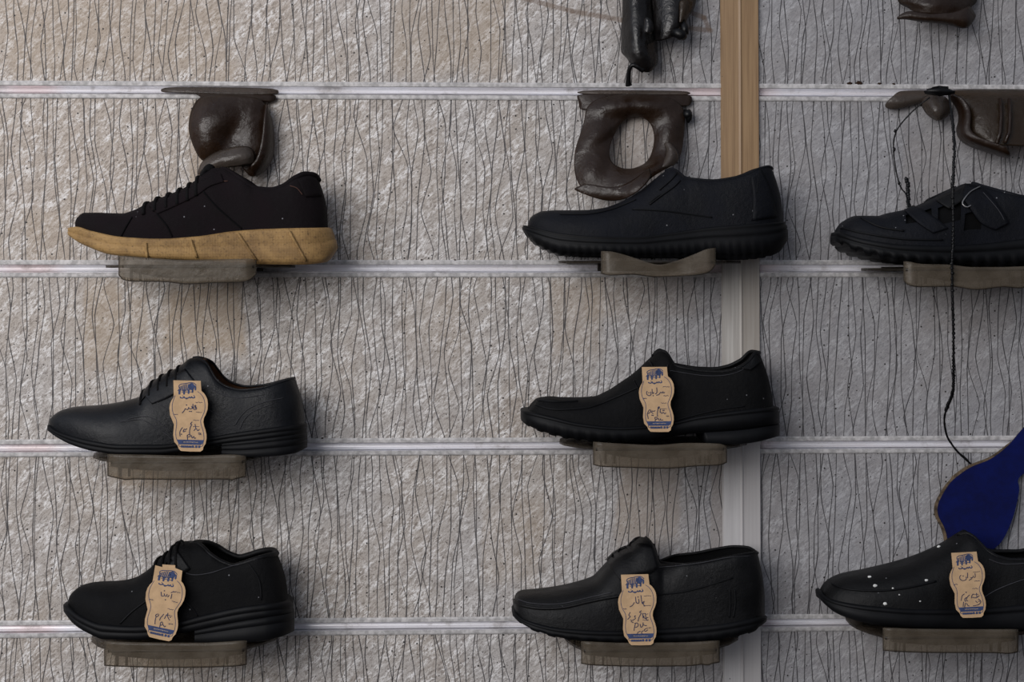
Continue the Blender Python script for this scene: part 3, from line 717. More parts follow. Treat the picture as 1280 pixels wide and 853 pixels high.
# ------------------------------------------------------------------ clear plastic shoe holders
DL = .1180
def holder(label, shoe, rail, lip_top, lip_bot, wing, ridge=(.18, .86, 9), ribs=True, loc_z=None, warp=0.0, flat=False):
    """shelf hooked into a rail; lip_top / lip_bot are traced edges of the hanging front lip, wing = traced ends of the wide shelf"""
    zs = shoe.zmin-.0004
    xl, xr = lip_top[0][0], lip_top[-1][0]
    p0, p1 = W(xl, lip_top[0][1], DL), W(xr, lip_top[-1][1], DL)
    root = thing('shoe_holder', ((p0.x+p1.x)/2, 0, zs-.004), label, 'shoe holder', 'plastic shoe holders on the wall')
    ft, fb = pchip(lip_top), pchip(lip_bot)
    rows = []
    N = 40
    for i in range(N+1):
        t = i/N; x = lerp(xl, xr, t); e = min(t, 1-t); back = .005*(1-sm(0, .05, e))
        ytop, ybot = ft(x), fb(lerp(lip_bot[0][0], lip_bot[-1][0], t))
        r = []
        for k in range(9):
            u = k/8; d = DL-back-.006*(1-sm(0, .25, u))*0 + warp*math.sin(9*t)*u
            r.append(W(x, lerp(ytop, ybot, u), d))
        rows.append(r)
    lip = MB().grid(rows).build('front_lip', M['smoky'], root); solid(lip, .0022, 0)
    # dark wire-like outline of the lip's moulded edge
    edge = [rows[i][8] for i in range(N+1)]; full = [rows[0][k] for k in range(0, 8)]+edge+[rows[N][k] for k in range(7, -1, -1)]
    MB().tube([p+Vector((0, -.0004, 0)) for p in full], .0007, 6).build('lip_edge', M['smoky_edge'], lip)
    # shelf plate
    w0, w1 = W(wing[0], wing[2], .055).x, W(wing[1], wing[2], .055).x
    plan = []
    xa, xb = p0.x, p1.x
    for d, a, b in ((-.0055, lerp(w0, xa, .3), lerp(w1, xb, .3)), (.0, lerp(w0, xa, .3), lerp(w1, xb, .3)), (.02, lerp(w0, xa, .08), lerp(w1, xb, .08)), (.045, w0, w1), (.066, lerp(w0, xa, .12), lerp(w1, xb, .12)), (.09, lerp(w0, xa, .55), lerp(w1, xb, .55)), (.105, xa, xb), (DL-.001, xa+.003, xb-.003)):
        plan.append((d, a, b))
    gr = []
    for d, a, b in plan[1:]:
        gr.append([Vector((lerp(a, b, k/16), -d, zs-.0016-.0000*k)) for k in range(17)])
    o = MB().grid(gr).build('shelf', M['smoky_edge'], root); solid(o, .003, 0)
    # ridge under the shelf, concave along its lower edge
    r0, r1, hh = ridge
    rr = []
    for i in range(25):
        t = i/24; x = lerp(lerp(xl, xr, r0), lerp(xl, xr, r1), t)
        top = Vector((W(x, ft(x), DL-.006).x, -(DL-.006), zs-.0034))
        h = (hh*.00092)*(.35+.65*math.sin(math.pi*t)**.8)
        rr.append([top+Vector((0, 0, -h*k/4)) for k in range(5)])
    o = MB().grid(rr).build('support_ridge', M['smoky_dark'], root); solid(o, .003, 0)
    if ribs:
        for t in (.09, .155, .80, .865):
            x = lerp(xl, xr, t); c = W(x, ft(x), DL-.004)
            MB().box((c.x-.0011, -(DL-.0014), zs-.017), (c.x+.0011, -(DL-.0055), zs-.003)).build('rib', M['smoky_dark'], root, False)
    # hook that grips the rail slot
    zr = zc[rail]
    a, b = xa+.006, xb-.006
    top = max(zr+.002, zs-.001)
    MB().box((a, -.0045, min(zr-.003, zs-.004)), (b, -.0024, top)).box((a+.004, -.003, zr-.0012), (b-.004, .004, zr+.0012)).build('back_hook', M['smoky_edge'], root, False)
    return root
def lipb(xl, xr, y0, ys, y1):
    pts = [(xl, y0), (xl+2, y0+3)]+ys+[(xr-2, y1+3), (xr, y1)]
    return pts
holder('smoky plastic holder under the brown trainer, its lip wavy', A, 2, [(149,320.5),(153,320),(186,322.5),(230,325),(280,324),(312,323.5),(320,325)],
       [(149,344),(152,348.5),(166,351.5),(205,352),(235,355),(262,353.5),(300,352.5),(312,350),(320,343)], (131,368,334), (.1,.84,12))
holder('warped smoky plastic holder crumpled under the thick-soled slip-on', Bk, 2, [(752,314),(762,314.5),(778,318),(800,325),(824,331),(846,326),(868,318),(886,311),(894,310)],
       [(752,342),(762,344),(790,343),(820,346),(850,345),(875,343),(888,339),(894,331)], (699,928,330), (.1,.9,8), False, warp=.003)
holder('smoky plastic holder with a wavy scorched lip under the strap shoe', C, 2, [(1130,327),(1134,327),(1150,330),(1186,331),(1215,334),(1250,334),(1285,333),(1301,334)],
       [(1130,351),(1133,355),(1150,358.5),(1190,358),(1220,362),(1255,358.5),(1275,360),(1290,353),(1301,346)], (1084,1345,336), (.12,.8,13))
holder('smoky plastic holder with small feet under the wing-tip lace-up', Dx, 3, [(135,568),(170,568.5),(240,570),(290,568.5),(307,570)],
       [(134,595),(150,598.5),(158,600),(162,599),(220,599.5),(286,599),(289,600.5),(293,598.5),(306,596)], (115,330,566), (.02,.98,9))
holder('smoky plastic holder with dusty lip under the square-toed slip-on', E, 3, [(742,552.5),(770,554.5),(820,556.5),(860,554),(900,555),(908,558)],
       [(741,581),(750,583),(790,584.5),(830,585.5),(870,582.5),(900,581),(907,578)], (700,936,560), (.1,.8,10))
holder('clear plastic holder with a straight lip under the matt derby', Fd, 4, [(131,802),(180,803.5),(250,804),(308,801)],
       [(132,832),(150,833),(220,834.5),(290,833),(307,831)], (113,349,801), (.05,.98,9))
holder('clear plastic holder with a straight lip under the loafer', Gl, 4, [(727,802),(780,804),(850,803.5),(899,801)],
       [(727,829.5),(740,831.5),(810,833),(860,832.5),(880,830.5),(884,832.5),(888,830),(899,828)], (705,925,800), (.02,.98,8))
holder('clear plastic holder with bright glints under the paint-flecked slip-on', H, 4, [(1104,785),(1150,786.5),(1220,787),(1272,787)],
       [(1103,813),(1120,814.5),(1180,816),(1240,816),(1260,817),(1272,815)], (1065,1330,784), (.05,.98,8))

# ------------------------------------------------------------------ kraft price tags with blue print and handwriting
ECROP = (785, 450, 8.53)
OUT = [(147,77),(281,76),(415,75),(419,125),(425,175),(448,193),(470,222),(485,255),(492,300),(490,350),(476,398),(456,440),(452,480),(462,520),(475,555),(486,600),(488,640),(480,690),(460,722),(455,752),(432,769),(335,771),(240,768),(218,747),(205,715),(172,680),(160,610),(165,510),(143,462),(124,420),(115,350),(121,305),(135,272),(155,240),(151,160)]
INN = [(168,225),(155,262),(143,310),(144,365),(158,412),(184,460),(190,510),(184,580),(190,640),(215,690),(235,725),(430,722),(455,680),(462,630),(450,560),(432,510),(425,465),(440,425),(460,370),(463,310),(450,250),(420,205),(385,180)]
def tagmap(E0, E1, P0, P1):
    """similarity taking the model tag (traced once) to another tag"""
    a = complex(*P0); b = complex(*P1); c = complex(*E0); d = complex(*E1); k = (b-a)/(d-c)
    return lambda x, y: ((a+k*(complex(x, y)-c)).real, (a+k*(complex(x, y)-c)).imag)
E0 = (785+281/8.53, 450+76/8.53); E1 = (785+335/8.53, 450+770/8.53)
def price_tag(label, top, bot, crop, strokes, dots, small, dtop=.106, dbot=.1228, tab=None, lean=None):
    mp = tagmap(E0, E1, top, bot)
    def e(x, y): return mp(ECROP[0]+x/ECROP[2], ECROP[1]+y/ECROP[2])
    def dd(py): return lerp(dtop, dbot, (py-top[1])/(bot[1]-top[1]))
    def P(px, py, lift=0): return W(px, py, dd(py)+lift)
    root = thing('price_tag', P(*bot), label, 'price tag', 'kraft price tags on the shoes')
    out = [e(x, y) for x, y in OUT]
    if tab: out = out[:1]+[tab[0], tab[1], tab[2], tab[3]]+out[2:]
    card = MB().prism([P(*p) for p in out], (0, .0006, 0)).build('card', M['card'], root, False)
    L = .0003
    b = MB(); b.ribbon([P(*e(x, y), L) for x, y in smooth_path(INN, 4)], .0005); b.build('printed_border', M['print_blue'], card, False)
    b = MB(); b.add([P(*e(x, y), L) for x, y in ((197,657),(462,655),(452,688),(432,704),(222,704),(208,685))], [(0,1,2,3,4,5)])
    b.build('printed_band', M['print_blue'], card, False)
    rg = random.Random(len(label))
    # tiny lettering on and below the band
    b = MB()
    for x in range(262, 400, 8): b.ribbon([P(*e(x, 676+rg.uniform(-3, 3)), L*2), P(*e(x+5, 682+rg.uniform(-4, 4)), L*2), P(*e(x+7, 677), L*2)], .00035)
    b.build('band_lettering', M['print_pale'], card, False)
    b = MB()
    for x in list(range(240, 335, 13)): b.ribbon([P(*e(x, 712), L), P(*e(x+2, 734), L), P(*e(x+10, 732), L), P(*e(x+9, 714), L), P(*e(x+3, 722), L)], .0007)
    for x in (345, 378, 408): b.add([P(*e(x+dx, y), L) for dx, y in ((0,710),(22,710),(20,734),(2,734))], [(0,1,2,3)])
    b.build('footer_lettering', M['print_blue'], card, False)
    # emblem: a striped elephant-like animal walking to the right, with lettering under it
    b = MB()
    def poly(pts): b.add([P(*e(x, y), L) for x, y in pts], [tuple(range(len(pts)))])
    for k in range(6):                                            # slanted body stripes
        x = 222+k*17; hh = (26, 34, 38, 38, 36, 30)[k]; cy = 150-k*2.2
        poly([(x-8, cy+hh*.85), (x+2, cy-hh*.8), (x+11, cy-hh), (x+3, cy+hh)])
    poly([(326+30*math.cos(a), 134+35*math.sin(a)) for a in [i*math.pi/7 for i in range(14)]])      # head
    poly([(345,115),(372,128),(374,158),(366,172),(356,164),(358,140)])                             # face and trunk
    for x, y, w_ in ((210,180,22),(255,184,20),(300,182,20),(338,176,18)): poly([(x-w_/2, y-18), (x+w_/2, y-18), (x+w_/2-3, y+34-(x-210)*.12), (x-w_/2+1, y+34-(x-210)*.12)])
    b.ribbon([P(*e(x, y), L) for x, y in smooth_path([(212,160),(202,130),(226,112),(270,104),(310,96),(345,98),(372,120)], 4)], .0008)
    b.ribbon([P(*e(x, y), L) for x, y in smooth_path([(215,135),(204,165),(190,178)], 4)], .0007)
    b.ribbon([P(*e(x, y), L) for x, y in ((230,190),(330,186))], .0006)
    b.build('emblem', M['print_blue'], card, False)
    b = MB()
    b.ribbon([P(*e(x, y), L) for x, y in smooth_path([(356,226),(358,242),(338,244),(330,232),(320,246),(308,236),(298,247),(262,247),(256,234),(244,248),(222,246),(218,236)], 4)], .0011)
    for x, y in ((348,220),(272,256),(282,256),(240,226)): b.ribbon([P(*e(x, y), L), P(*e(x+7, y+1), L)], .0008)
    b.build('emblem_lettering', M['print_blue'], card, False)
    # small printed captions
    b = MB()
    for x0, x1, y in ((368,440,288),(376,436,384),(163,198,412),(352,410,463),(352,412,524),(408,436,600)):
        pts = [(x0+(x1-x0)*i/10, y+rg.uniform(-5, 5)) for i in range(11)]
        b.ribbon([P(*e(*p), L) for p in smooth_path(pts, 2)], .00045)
    b.build('caption_lettering', M['ink'], card, False)
    # handwriting
    ox, oy, sc = crop; b = MB()
    for st in strokes: b.ribbon([P(ox+x/sc, oy+y/sc, L*1.5) for x, y in smooth_path(st, 4)], .00075)
    for x, y in dots: b.ribbon([P(ox+(x-5)/sc, oy+y/sc, L*1.5), P(ox+(x+5)/sc, oy+(y+1)/sc, L*1.5)], .0011)
    b.build('handwriting', M['ink'], card, False)
    return root
price_tag('kraft price tag standing against the wing-tip lace-up', (233.8,476), (238.2,564.6), (200,460,7.11),
 [[(325,350),(310,360),(318,335),(305,340),(325,365),(300,370),(295,345)],[(292,320),(290,362)],[(280,340),(285,360),(265,365),(255,355)],[(255,350),(245,372),(228,365)],[(225,360),(215,380),(195,402)],
  [(350,545),(335,560),(320,540),(300,560)],[(310,500),(318,540)],[(285,480),(270,500),(282,505),(270,525),(262,560),(262,590)],[(240,540),(225,550),(215,545),(205,570),(230,560)],[(200,530),(185,550),(175,575),(178,610)],
  [(240,600),(245,640)],[(240,600),(262,592),(268,610),(245,615)],[(278,600),(285,625),(300,610),(305,628),(320,622)]], [(235,330),(262,387),(277,387),(190,590),(345,580),(358,583)], 0)
price_tag('kraft price tag standing against the square-toed slip-on', (818,459), (824.3,540.2), (785,450,8.53),
 [[(392,345),(380,355),(372,340),(362,355),(350,345),(338,358),(325,372),(300,378)],[(305,295),(308,340),(300,360),(285,362)],[(275,345),(262,365),(268,350)],[(255,310),(258,355)],[(240,340),(245,370),(225,382),(203,372),(197,350),(205,335)],
  [(405,565),(390,575),(375,560),(360,572),(345,555)],[(330,500),(318,510),(325,520),(335,510),(330,500),(318,530),(312,575),(315,605)],[(345,520),(340,560)],[(290,540),(275,550),(262,545),(250,560),(268,575)],[(245,535),(235,560),(215,575)],[(235,530),(222,540),(212,560),(205,585),(212,610),(215,630)],
  [(285,615),(290,635),(288,660)],[(285,615),(305,612),(310,630),(290,640)],[(325,620),(325,640),(345,640)],[(345,625),(350,642),(375,640)]], [(222,350),(268,382),(372,540),(384,538),(255,590),(267,592)], 0)
price_tag('kraft price tag tilting to the left on the matt derby', (211,710.5), (198.8,799.5), (175,695,7.414),
 [[(295,355),(285,400)],[(330,335),(300,338),(285,345)],[(270,365),(255,385)],[(250,355),(245,375),(230,372),(222,350)],[(222,372),(205,375),(195,370)],[(195,335),(198,375)],
  [(275,600),(262,580),(255,560),(258,530)],[(250,545),(238,560),(225,585)],[(220,540),(205,560),(190,575),(180,600)],[(170,540),(150,545),(145,560),(160,565),(175,545)],[(150,560),(140,600),(138,635)],
  [(190,620),(180,670)],[(190,620),(205,615),(208,640),(190,645)],[(215,640),(225,660),(238,650)]], [(225,325),(235,408),(280,570),(270,632)], 0,
  tab=[(203,709.5),(203,706),(219,707),(219,710.5)])
price_tag('kraft price tag covered in bold handwriting on the loafer', (793.3,718.5), (801.3,807), (760,705,7.75),
 [[(355,365),(340,370),(335,385),(352,405)],[(318,305),(330,385),(350,375)],[(295,340),(300,375),(285,385),(275,375)],[(265,320),(272,380)],[(255,375),(235,405),(210,418)],
  [(390,520),(375,525),(372,545),(390,550)],[(360,480),(365,530),(350,525),(345,505)],[(335,480),(340,530)],[(325,455),(305,470),(320,480),(300,520),(290,560)],[(270,505),(255,510),(265,530),(235,550),(215,545)],[(215,470),(200,500),(215,510),(190,540)],
  [(265,580),(255,620),(252,650)],[(255,580),(285,575),(290,605),(262,620)],[(310,585),(318,615),(335,605),(340,570)],[(340,590),(360,600),(375,600)],
  [(385,625),(365,630),(350,645),(365,655),(385,640)],[(345,650),(325,660),(330,680),(345,690)],[(315,655),(290,665),(280,695)]], [(290,322),(350,408),(240,568),(226,562)], 0)
price_tag('kraft price tag standing against the paint-flecked slip-on', (1205,690.8), (1215,772.5), (1170,680,8.125),
 [[(395,300),(398,335),(385,345)],[(380,325),(370,345),(350,345)],[(365,355),(345,365),(335,375)],[(320,295),(320,350)],[(305,335),(305,365),(270,375),(245,360),(240,335),(255,320)],
  [(440,525),(425,540),(400,550),(370,545)],[(410,500),(415,545)],[(385,510),(365,525),(360,555)],[(340,520),(320,540),(305,575),(325,580)],[(310,545),(290,565),(300,590)],[(290,510),(265,530),(255,580)],
  [(280,590),(275,640)],[(300,600),(290,645)],[(310,605),(325,630),(340,632)],[(430,560),(455,590),(430,620),(375,632)],[(400,580),(420,600)]], [(275,327),(305,492),(306,494)], 0)

# ------------------------------------------------------------------ melted holders
def C_(o, s, pts): return [(o[0]+x/s, o[1]+y/s, d) for x, y, d in pts]
def sheet(name, rows, mat, parent, th=.003, sub=2, closed=False):
    o = MB().grid([[W(*p) for p in r] for r in rows], closed).build(name, mat, parent); solid(o, th, 0, sub); return o
GR = 'melted plastic holders left in the rails'
# 1: curled flap above the trainer
o1, s1 = (190, 100), 6.56
r1 = thing('melted_shoe_holder', W(275, 130, .0), 'dark melted holder curled into a flap above the brown trainer', 'melted plastic', GR)
sheet('clip_bar', [C_(o1, s1, [(72,62,.003),(300,62,.004),(700,66,.004),(1045,70,.004)]), C_(o1, s1, [(74,92,.005),(300,95,.007),(700,100,.007),(1040,104,.006)]),
                   C_(o1, s1, [(74,103,.004),(330,106,.007),(700,118,.012),(1030,122,.005)])], M['melt_grey'], r1, .002, 1)
sheet('neck', [C_(o1, s1, [(330,100,.005),(520,105,.006),(760,112,.006),(1025,118,.005)]), C_(o1, s1, [(390,120,.010),(520,125,.014),(760,130,.014),(1015,150,.006)]),
               C_(o1, s1, [(395,150,.016),(520,145,.022),(760,150,.022),(1008,192,.007)])], M['melt'], r1, .0022, 2)
sheet('flap', [C_(o1, s1, [(400,135,.014),(520,128,.018),(640,128,.02),(760,135,.02),(860,150,.018),(920,185,.014)]),
               C_(o1, s1, [(335,215,.022),(450,210,.032),(600,215,.032),(740,220,.026),(880,235,.024),(965,285,.014)]),
               C_(o1, s1, [(308,330,.026),(400,330,.04),(560,340,.040),(700,340,.026),(850,345,.030),(992,390,.012)]),
               C_(o1, s1, [(306,430,.028),(400,430,.042),(560,440,.036),(640,450,.020),(840,460,.034),(998,500,.012)]),
               C_(o1, s1, [(345,540,.028),(420,530,.040),(540,520,.036),(640,525,.022),(830,540,.036),(992,600,.014)]),
               C_(o1, s1, [(380,620,.028),(440,615,.034),(530,580,.034),(630,540,.026),(790,600,.034),(960,690,.016)]),
               C_(o1, s1, [(420,660,.026),(450,650,.028),(530,600,.030),(640,560,.03),(800,700,.03),(890,765,.02)]),
               C_(o1, s1, [(430,650,.022),(460,640,.024),(540,610,.026),(700,640,.028),(780,780,.028),(820,800,.024)])], M['melt'], r1, .003, 2)
sheet('rolled_edge', [C_(o1, s1, [(920,190,.012),(945,200,.022),(930,230,.028)]), C_(o1, s1, [(985,330,.010),(965,340,.030),(915,350,.034)]), C_(o1, s1, [(1000,500,.010),(965,500,.034),(900,500,.036)]),
                      C_(o1, s1, [(990,640,.012),(945,640,.036),(870,620,.040)]), C_(o1, s1, [(930,740,.018),(890,720,.038),(840,680,.042)]), C_(o1, s1, [(850,790,.022),(830,770,.036),(800,700,.042)])], M['melt'], r1, .003, 2)
o = sheet('curled_lip', [C_(o1, s1, [(370,790,0.030),(385,740,0.034),(415,670,0.028)]), C_(o1, s1, [(440,745,0.034),(455,700,0.040),(480,620,0.032)]), C_(o1, s1, [(560,715,0.036),(570,660,0.044),(590,570,0.034)]),
                     C_(o1, s1, [(680,710,0.038),(690,640,0.046),(690,548,0.036)]), C_(o1, s1, [(790,690,0.036),(800,620,0.044),(780,545,0.034)]), C_(o1, s1, [(832,690,0.030),(838,620,0.034),(815,570,0.030)])], M['melt_grey'], r1, .003, 2)
tag(o, 'grey glossy curled lip')
# 2: ring
o2, s2 = (700, 100), 5.333
r2 = thing('melted_shoe_holder', W(790, 130, .0), 'melted holder sagged into a brown ring with a hole, above the thick-soled slip-on', 'melted plastic', GR)
sheet('clip_bar', [C_(o2, s2, [(104,72,.003),(400,72,.004),(700,74,.004),(876,76,.004)]), C_(o2, s2, [(104,95,.006),(400,96,.008),(700,100,.008),(876,102,.006)])], M['melt_grey'], r2, .002, 1)
sheet('back_plate', [C_(o2, s2, [(106,96,.005),(200,97,.007),(500,97,.008),(780,100,.007),(878,102,.005)]), C_(o2, s2, [(118,125,.005),(210,130,.010),(500,112,.012),(780,130,.010),(878,130,.006)]),
                     C_(o2, s2, [(130,160,.005),(215,165,.014),(500,150,.018),(790,160,.012),(872,168,.006)]), C_(o2, s2, [(132,200,.005),(165,200,.012),(500,170,.022),(800,172,.014),(850,172,.008)])], M['melt'], r2, .0022, 2)
outer = [(500,98,.010),(640,100,.010),(790,140,.012),(832,220,.014),(825,320,.014),(815,420,.018),(800,530,.028),(730,578,.036),(640,622,.050),(560,690,.062),(470,755,.064),(380,790,.056),(280,795,.050),(190,765,.046),(120,690,.040),(98,610,.034),(95,510,.030),(118,420,.024),(150,340,.018),(170,250,.014),(175,170,.012),(300,105,.010)]
inner = [(505,238,.012),(555,246,.012),(600,275,.013),(628,335,.014),(636,395,.016),(625,460,.020),(605,520,.026),(575,560,.032),(535,583,.038),(490,598,.042),(445,602,.042),(400,592,.040),(360,572,.038),(333,540,.034),(322,500,.030),(326,450,.026),(345,390,.020),(372,335,.016),(400,292,.014),(430,262,.013),(455,248,.012),(480,240,.012)]
loops = []
for t in (0, .12, .35, .62, .86, 1):
    loops.append([(700+lerp(a[0], b[0], t)/s2, 100+lerp(a[1], b[1], t)/s2, lerp(a[2], b[2], t)+.010*math.sin(math.pi*t)+.004*math.sin(i*1.9)*math.sin(math.pi*t)) for i, (a, b) in enumerate(zip(outer, inner))])
sheet('ring', loops, M['melt'], r2, .003, 2, True)
sheet('drooping_lip', [C_(o2, s2, [(92,728,.050),(100,722,.052),(165,694,.054)]), C_(o2, s2, [(170,765,.056),(190,740,.058),(230,700,.058)]), C_(o2, s2, [(290,802,.060),(300,770,.064),(320,720,.062)]), C_(o2, s2, [(390,806,.060),(400,775,.066),(420,710,.064)]),
                       C_(o2, s2, [(490,772,.078),(495,730,.080),(510,660,.070)]), C_(o2, s2, [(570,700,.078),(560,670,.076),(560,615,.062)]), C_(o2, s2, [(606,640,.074),(600,620,.066),(600,590,.050)])], M['melt'], r2, .0028, 2)
o = sheet('glossy_fold', [C_(o2, s2, [(690,420,.030),(720,415,.036),(740,430,.032)]), C_(o2, s2, [(720,470,.034),(750,455,.042),(780,480,.034)]), C_(o2, s2, [(700,545,.036),(745,520,.046),(795,535,.034)]), C_(o2, s2, [(640,600,.042),(690,580,.048),(750,575,.038)])], M['melt_grey'], r2, .0026, 2)
MB().tube([W(855, 141, .01), W(860, 143, .016), W(861, 147, .018)], [.004, .0055, .004], 8).blob(W(861, 145, .014), (.0042, .005, .0075), 8, 6, .3).build('stub', M['burnt'], r2)
# 3: collapsed holder at the right edge
o3, s3 = (1090, 90), 4.49
r3 = thing('melted_shoe_holder', W(1190, 130, .0), 'collapsed brown melted holder at the right edge with a sooty knot of string on it', 'melted plastic', GR)
sheet('left_lobe', [C_(o3, s3, [(68,195,.006),(80,170,.010),(120,135,.012),(145,112,.008)]), C_(o3, s3, [(110,212,.008),(120,185,.014),(160,145,.014),(200,108,.008)]), C_(o3, s3, [(190,196,.010),(200,170,.016),(230,140,.014),(270,108,.008)]), C_(o3, s3, [(275,165,.010),(285,150,.014),(300,130,.012),(330,108,.008)]), C_(o3, s3, [(330,150,.010),(340,140,.012),(360,125,.010),(400,106,.008)])], M['melt_grey'], r3, .0026, 2)
sheet('drip', [C_(o3, s3, [(278,150,.012),(330,120,.020),(390,130,.020),(430,160,.014)]), C_(o3, s3, [(285,200,.014),(335,190,.034),(395,190,.034),(440,205,.016)]), C_(o3, s3, [(320,245,.016),(350,240,.034),(390,240,.034),(425,245,.018)]), C_(o3, s3, [(365,270,.020),(370,268,.028),(380,268,.028),(390,270,.02)])], M['melt_grey'], r3, .003, 2)
sheet('sagging_sheet', [C_(o3, s3, [(400,108,.006),(520,106,.006),(650,104,.006),(790,104,.006),(900,108,.006),(1080,110,.006)]),
                        C_(o3, s3, [(440,135,.012),(540,130,.020),(650,125,.022),(790,130,.020),(900,135,.018),(1080,140,.016)]),
                        C_(o3, s3, [(500,190,.016),(560,185,.030),(660,180,.036),(790,180,.034),(900,180,.030),(1080,190,.028)]),
                        C_(o3, s3, [(520,260,.020),(570,260,.036),(660,255,.044),(790,250,.040),(900,250,.038),(1080,260,.036)]),
                        C_(o3, s3, [(500,330,.022),(560,325,.040),(650,330,.046),(770,330,.046),(880,330,.044),(1080,330,.042)]),
                        C_(o3, s3, [(540,375,.028),(600,365,.042),(690,385,.050),(770,395,.050),(870,405,.048),(1080,400,.046)]),
                        C_(o3, s3, [(580,400,.030),(640,400,.044),(710,410,.052),(780,412,.052),(870,416,.050),(1080,412,.046)])], M['melt_tan'], r3, .0028, 2)
sheet('rolled_edge', [C_(o3, s3, [(420,130,.010),(450,120,.024),(500,135,.028)]), C_(o3, s3, [(490,200,.014),(520,190,.034),(555,200,.036)]), C_(o3, s3, [(495,280,.018),(520,270,.040),(555,280,.042)]), C_(o3, s3, [(470,330,.020),(505,330,.044),(545,325,.044)]), C_(o3, s3, [(500,395,.024),(530,375,.048),(580,360,.050)]),
                      C_(o3, s3, [(600,432,.028),(620,410,.052),(650,385,.054)]), C_(o3, s3, [(700,460,.034),(705,435,.056),(715,405,.056)]), C_(o3, s3, [(760,480,.040),(765,460,.058),(745,420,.058)]), C_(o3, s3, [(778,470,.046),(770,455,.056),(745,412,.056)])], M['melt'], r3, .003, 2)
MB().tube([W(*p) for p in C_(o3, s3, [(720,150,.036),(725,260,.046),(720,340,.052),(700,400,.056)])], .0022, 6).build('moulded_rib', M['melt'], r3)
MB().tube([W(*p) for p in C_(o3, s3, [(770,150,.036),(775,260,.046),(770,340,.052),(745,400,.056)])], .0022, 6).build('moulded_rib', M['melt'], r3)
# 4: charred slab, top centre
o4, s4 = (760, 0), 7.414
r4 = thing('melted_shoe_holder', W(815, -80, .0), 'charred black melted holder hanging at the top centre with a thin drip', 'melted plastic', GR)
sheet('slab', [C_(o4, s4, [(150,-760,.006),(240,-770,.010),(330,-770,.010),(420,-760,.008)]), C_(o4, s4, [(152,-400,.012),(240,-400,.026),(330,-400,.026),(420,-400,.016)]),
               C_(o4, s4, [(150,0,.016),(215,0,.034),(300,0,.034),(385,0,.024)]), C_(o4, s4, [(145,180,.018),(220,180,.040),(320,180,.040),(420,190,.024)]), C_(o4, s4, [(138,330,.018),(225,330,.044),(330,330,.044),(440,340,.022)]),
               C_(o4, s4, [(134,440,.018),(225,440,.044),(330,440,.046),(446,450,.022)]), C_(o4, s4, [(132,490,.018),(230,500,.044),(340,510,.046),(452,520,.024)]), C_(o4, s4, [(196,530,.022),(250,560,.042),(340,570,.042),(455,565,.026)]),
               C_(o4, s4, [(210,585,.026),(270,600,.038),(350,630,.038),(435,615,.028)]), C_(o4, s4, [(255,610,.028),(300,640,.034),(355,672,.034),(390,655,.030)])], M['melt_black'], r4, .004, 2)
sheet('folded_wing', [C_(o4, s4, [(400,-760,.008),(560,-770,.010),(700,-770,.010),(815,-760,.006)]), C_(o4, s4, [(410,-300,.016),(560,-300,.030),(690,-300,.030),(812,-300,.014)]), C_(o4, s4, [(420,0,.022),(540,0,.036),(680,0,.036),(808,0,.018)]), C_(o4, s4, [(430,120,.024),(550,110,.040),(690,90,.038),(790,75,.020)]),
                      C_(o4, s4, [(430,250,.026),(560,230,.044),(660,190,.040),(745,135,.024)]), C_(o4, s4, [(430,330,.026),(560,300,.044),(660,250,.040),(715,180,.028)]), C_(o4, s4, [(436,390,.026),(530,372,.040),(620,325,.036),(690,270,.030)])], M['melt_black'], r4, .004, 2)
sheet('amber_edge', [C_(o4, s4, [(660,0,.036),(720,0,.042),(800,0,.024)]), C_(o4, s4, [(665,80,.040),(720,80,.044),(785,75,.028)]), C_(o4, s4, [(665,160,.042),(700,160,.044),(735,138,.030)]), C_(o4, s4, [(660,215,.042),(680,210,.044),(705,190,.032)])], M['melt_tan'], r4, .002, 2)
MB().tube([W(*p) for p in C_(o4, s4, [(600,300,.038),(650,310,.044),(690,330,.044),(705,355,.042)])], [.005, .006, .0065, .004], 8).build('knob', M['burnt'], r4)
MB().tube([W(*p) for p in C_(o4, s4, [(690,190,.036),(712,260,.042),(715,320,.043)])], [.0035, .0045, .004], 8).build('knob', M['burnt'], r4)
MB().tube([W(*p) for p in smooth_path(C_(o4, s4, [(330,650,.034),(270,615,.036),(225,605,.036),(200,640,.034),(192,700,.030),(188,760,.026),(192,790,.024)]), 4)], [.004-.0016*math.sin(math.pi*i/24) for i in range(25)], 8).build('drip', M['burnt'], r4)
o = sheet('glossy_crease', [C_(o4, s4, [(340,170,.048),(365,165,.052),(390,175,.048)]), C_(o4, s4, [(345,220,.050),(390,225,.056),(420,250,.048)]), C_(o4, s4, [(330,300,.050),(360,310,.056),(395,330,.050)])], M['melt_black'], r4, .003, 2)
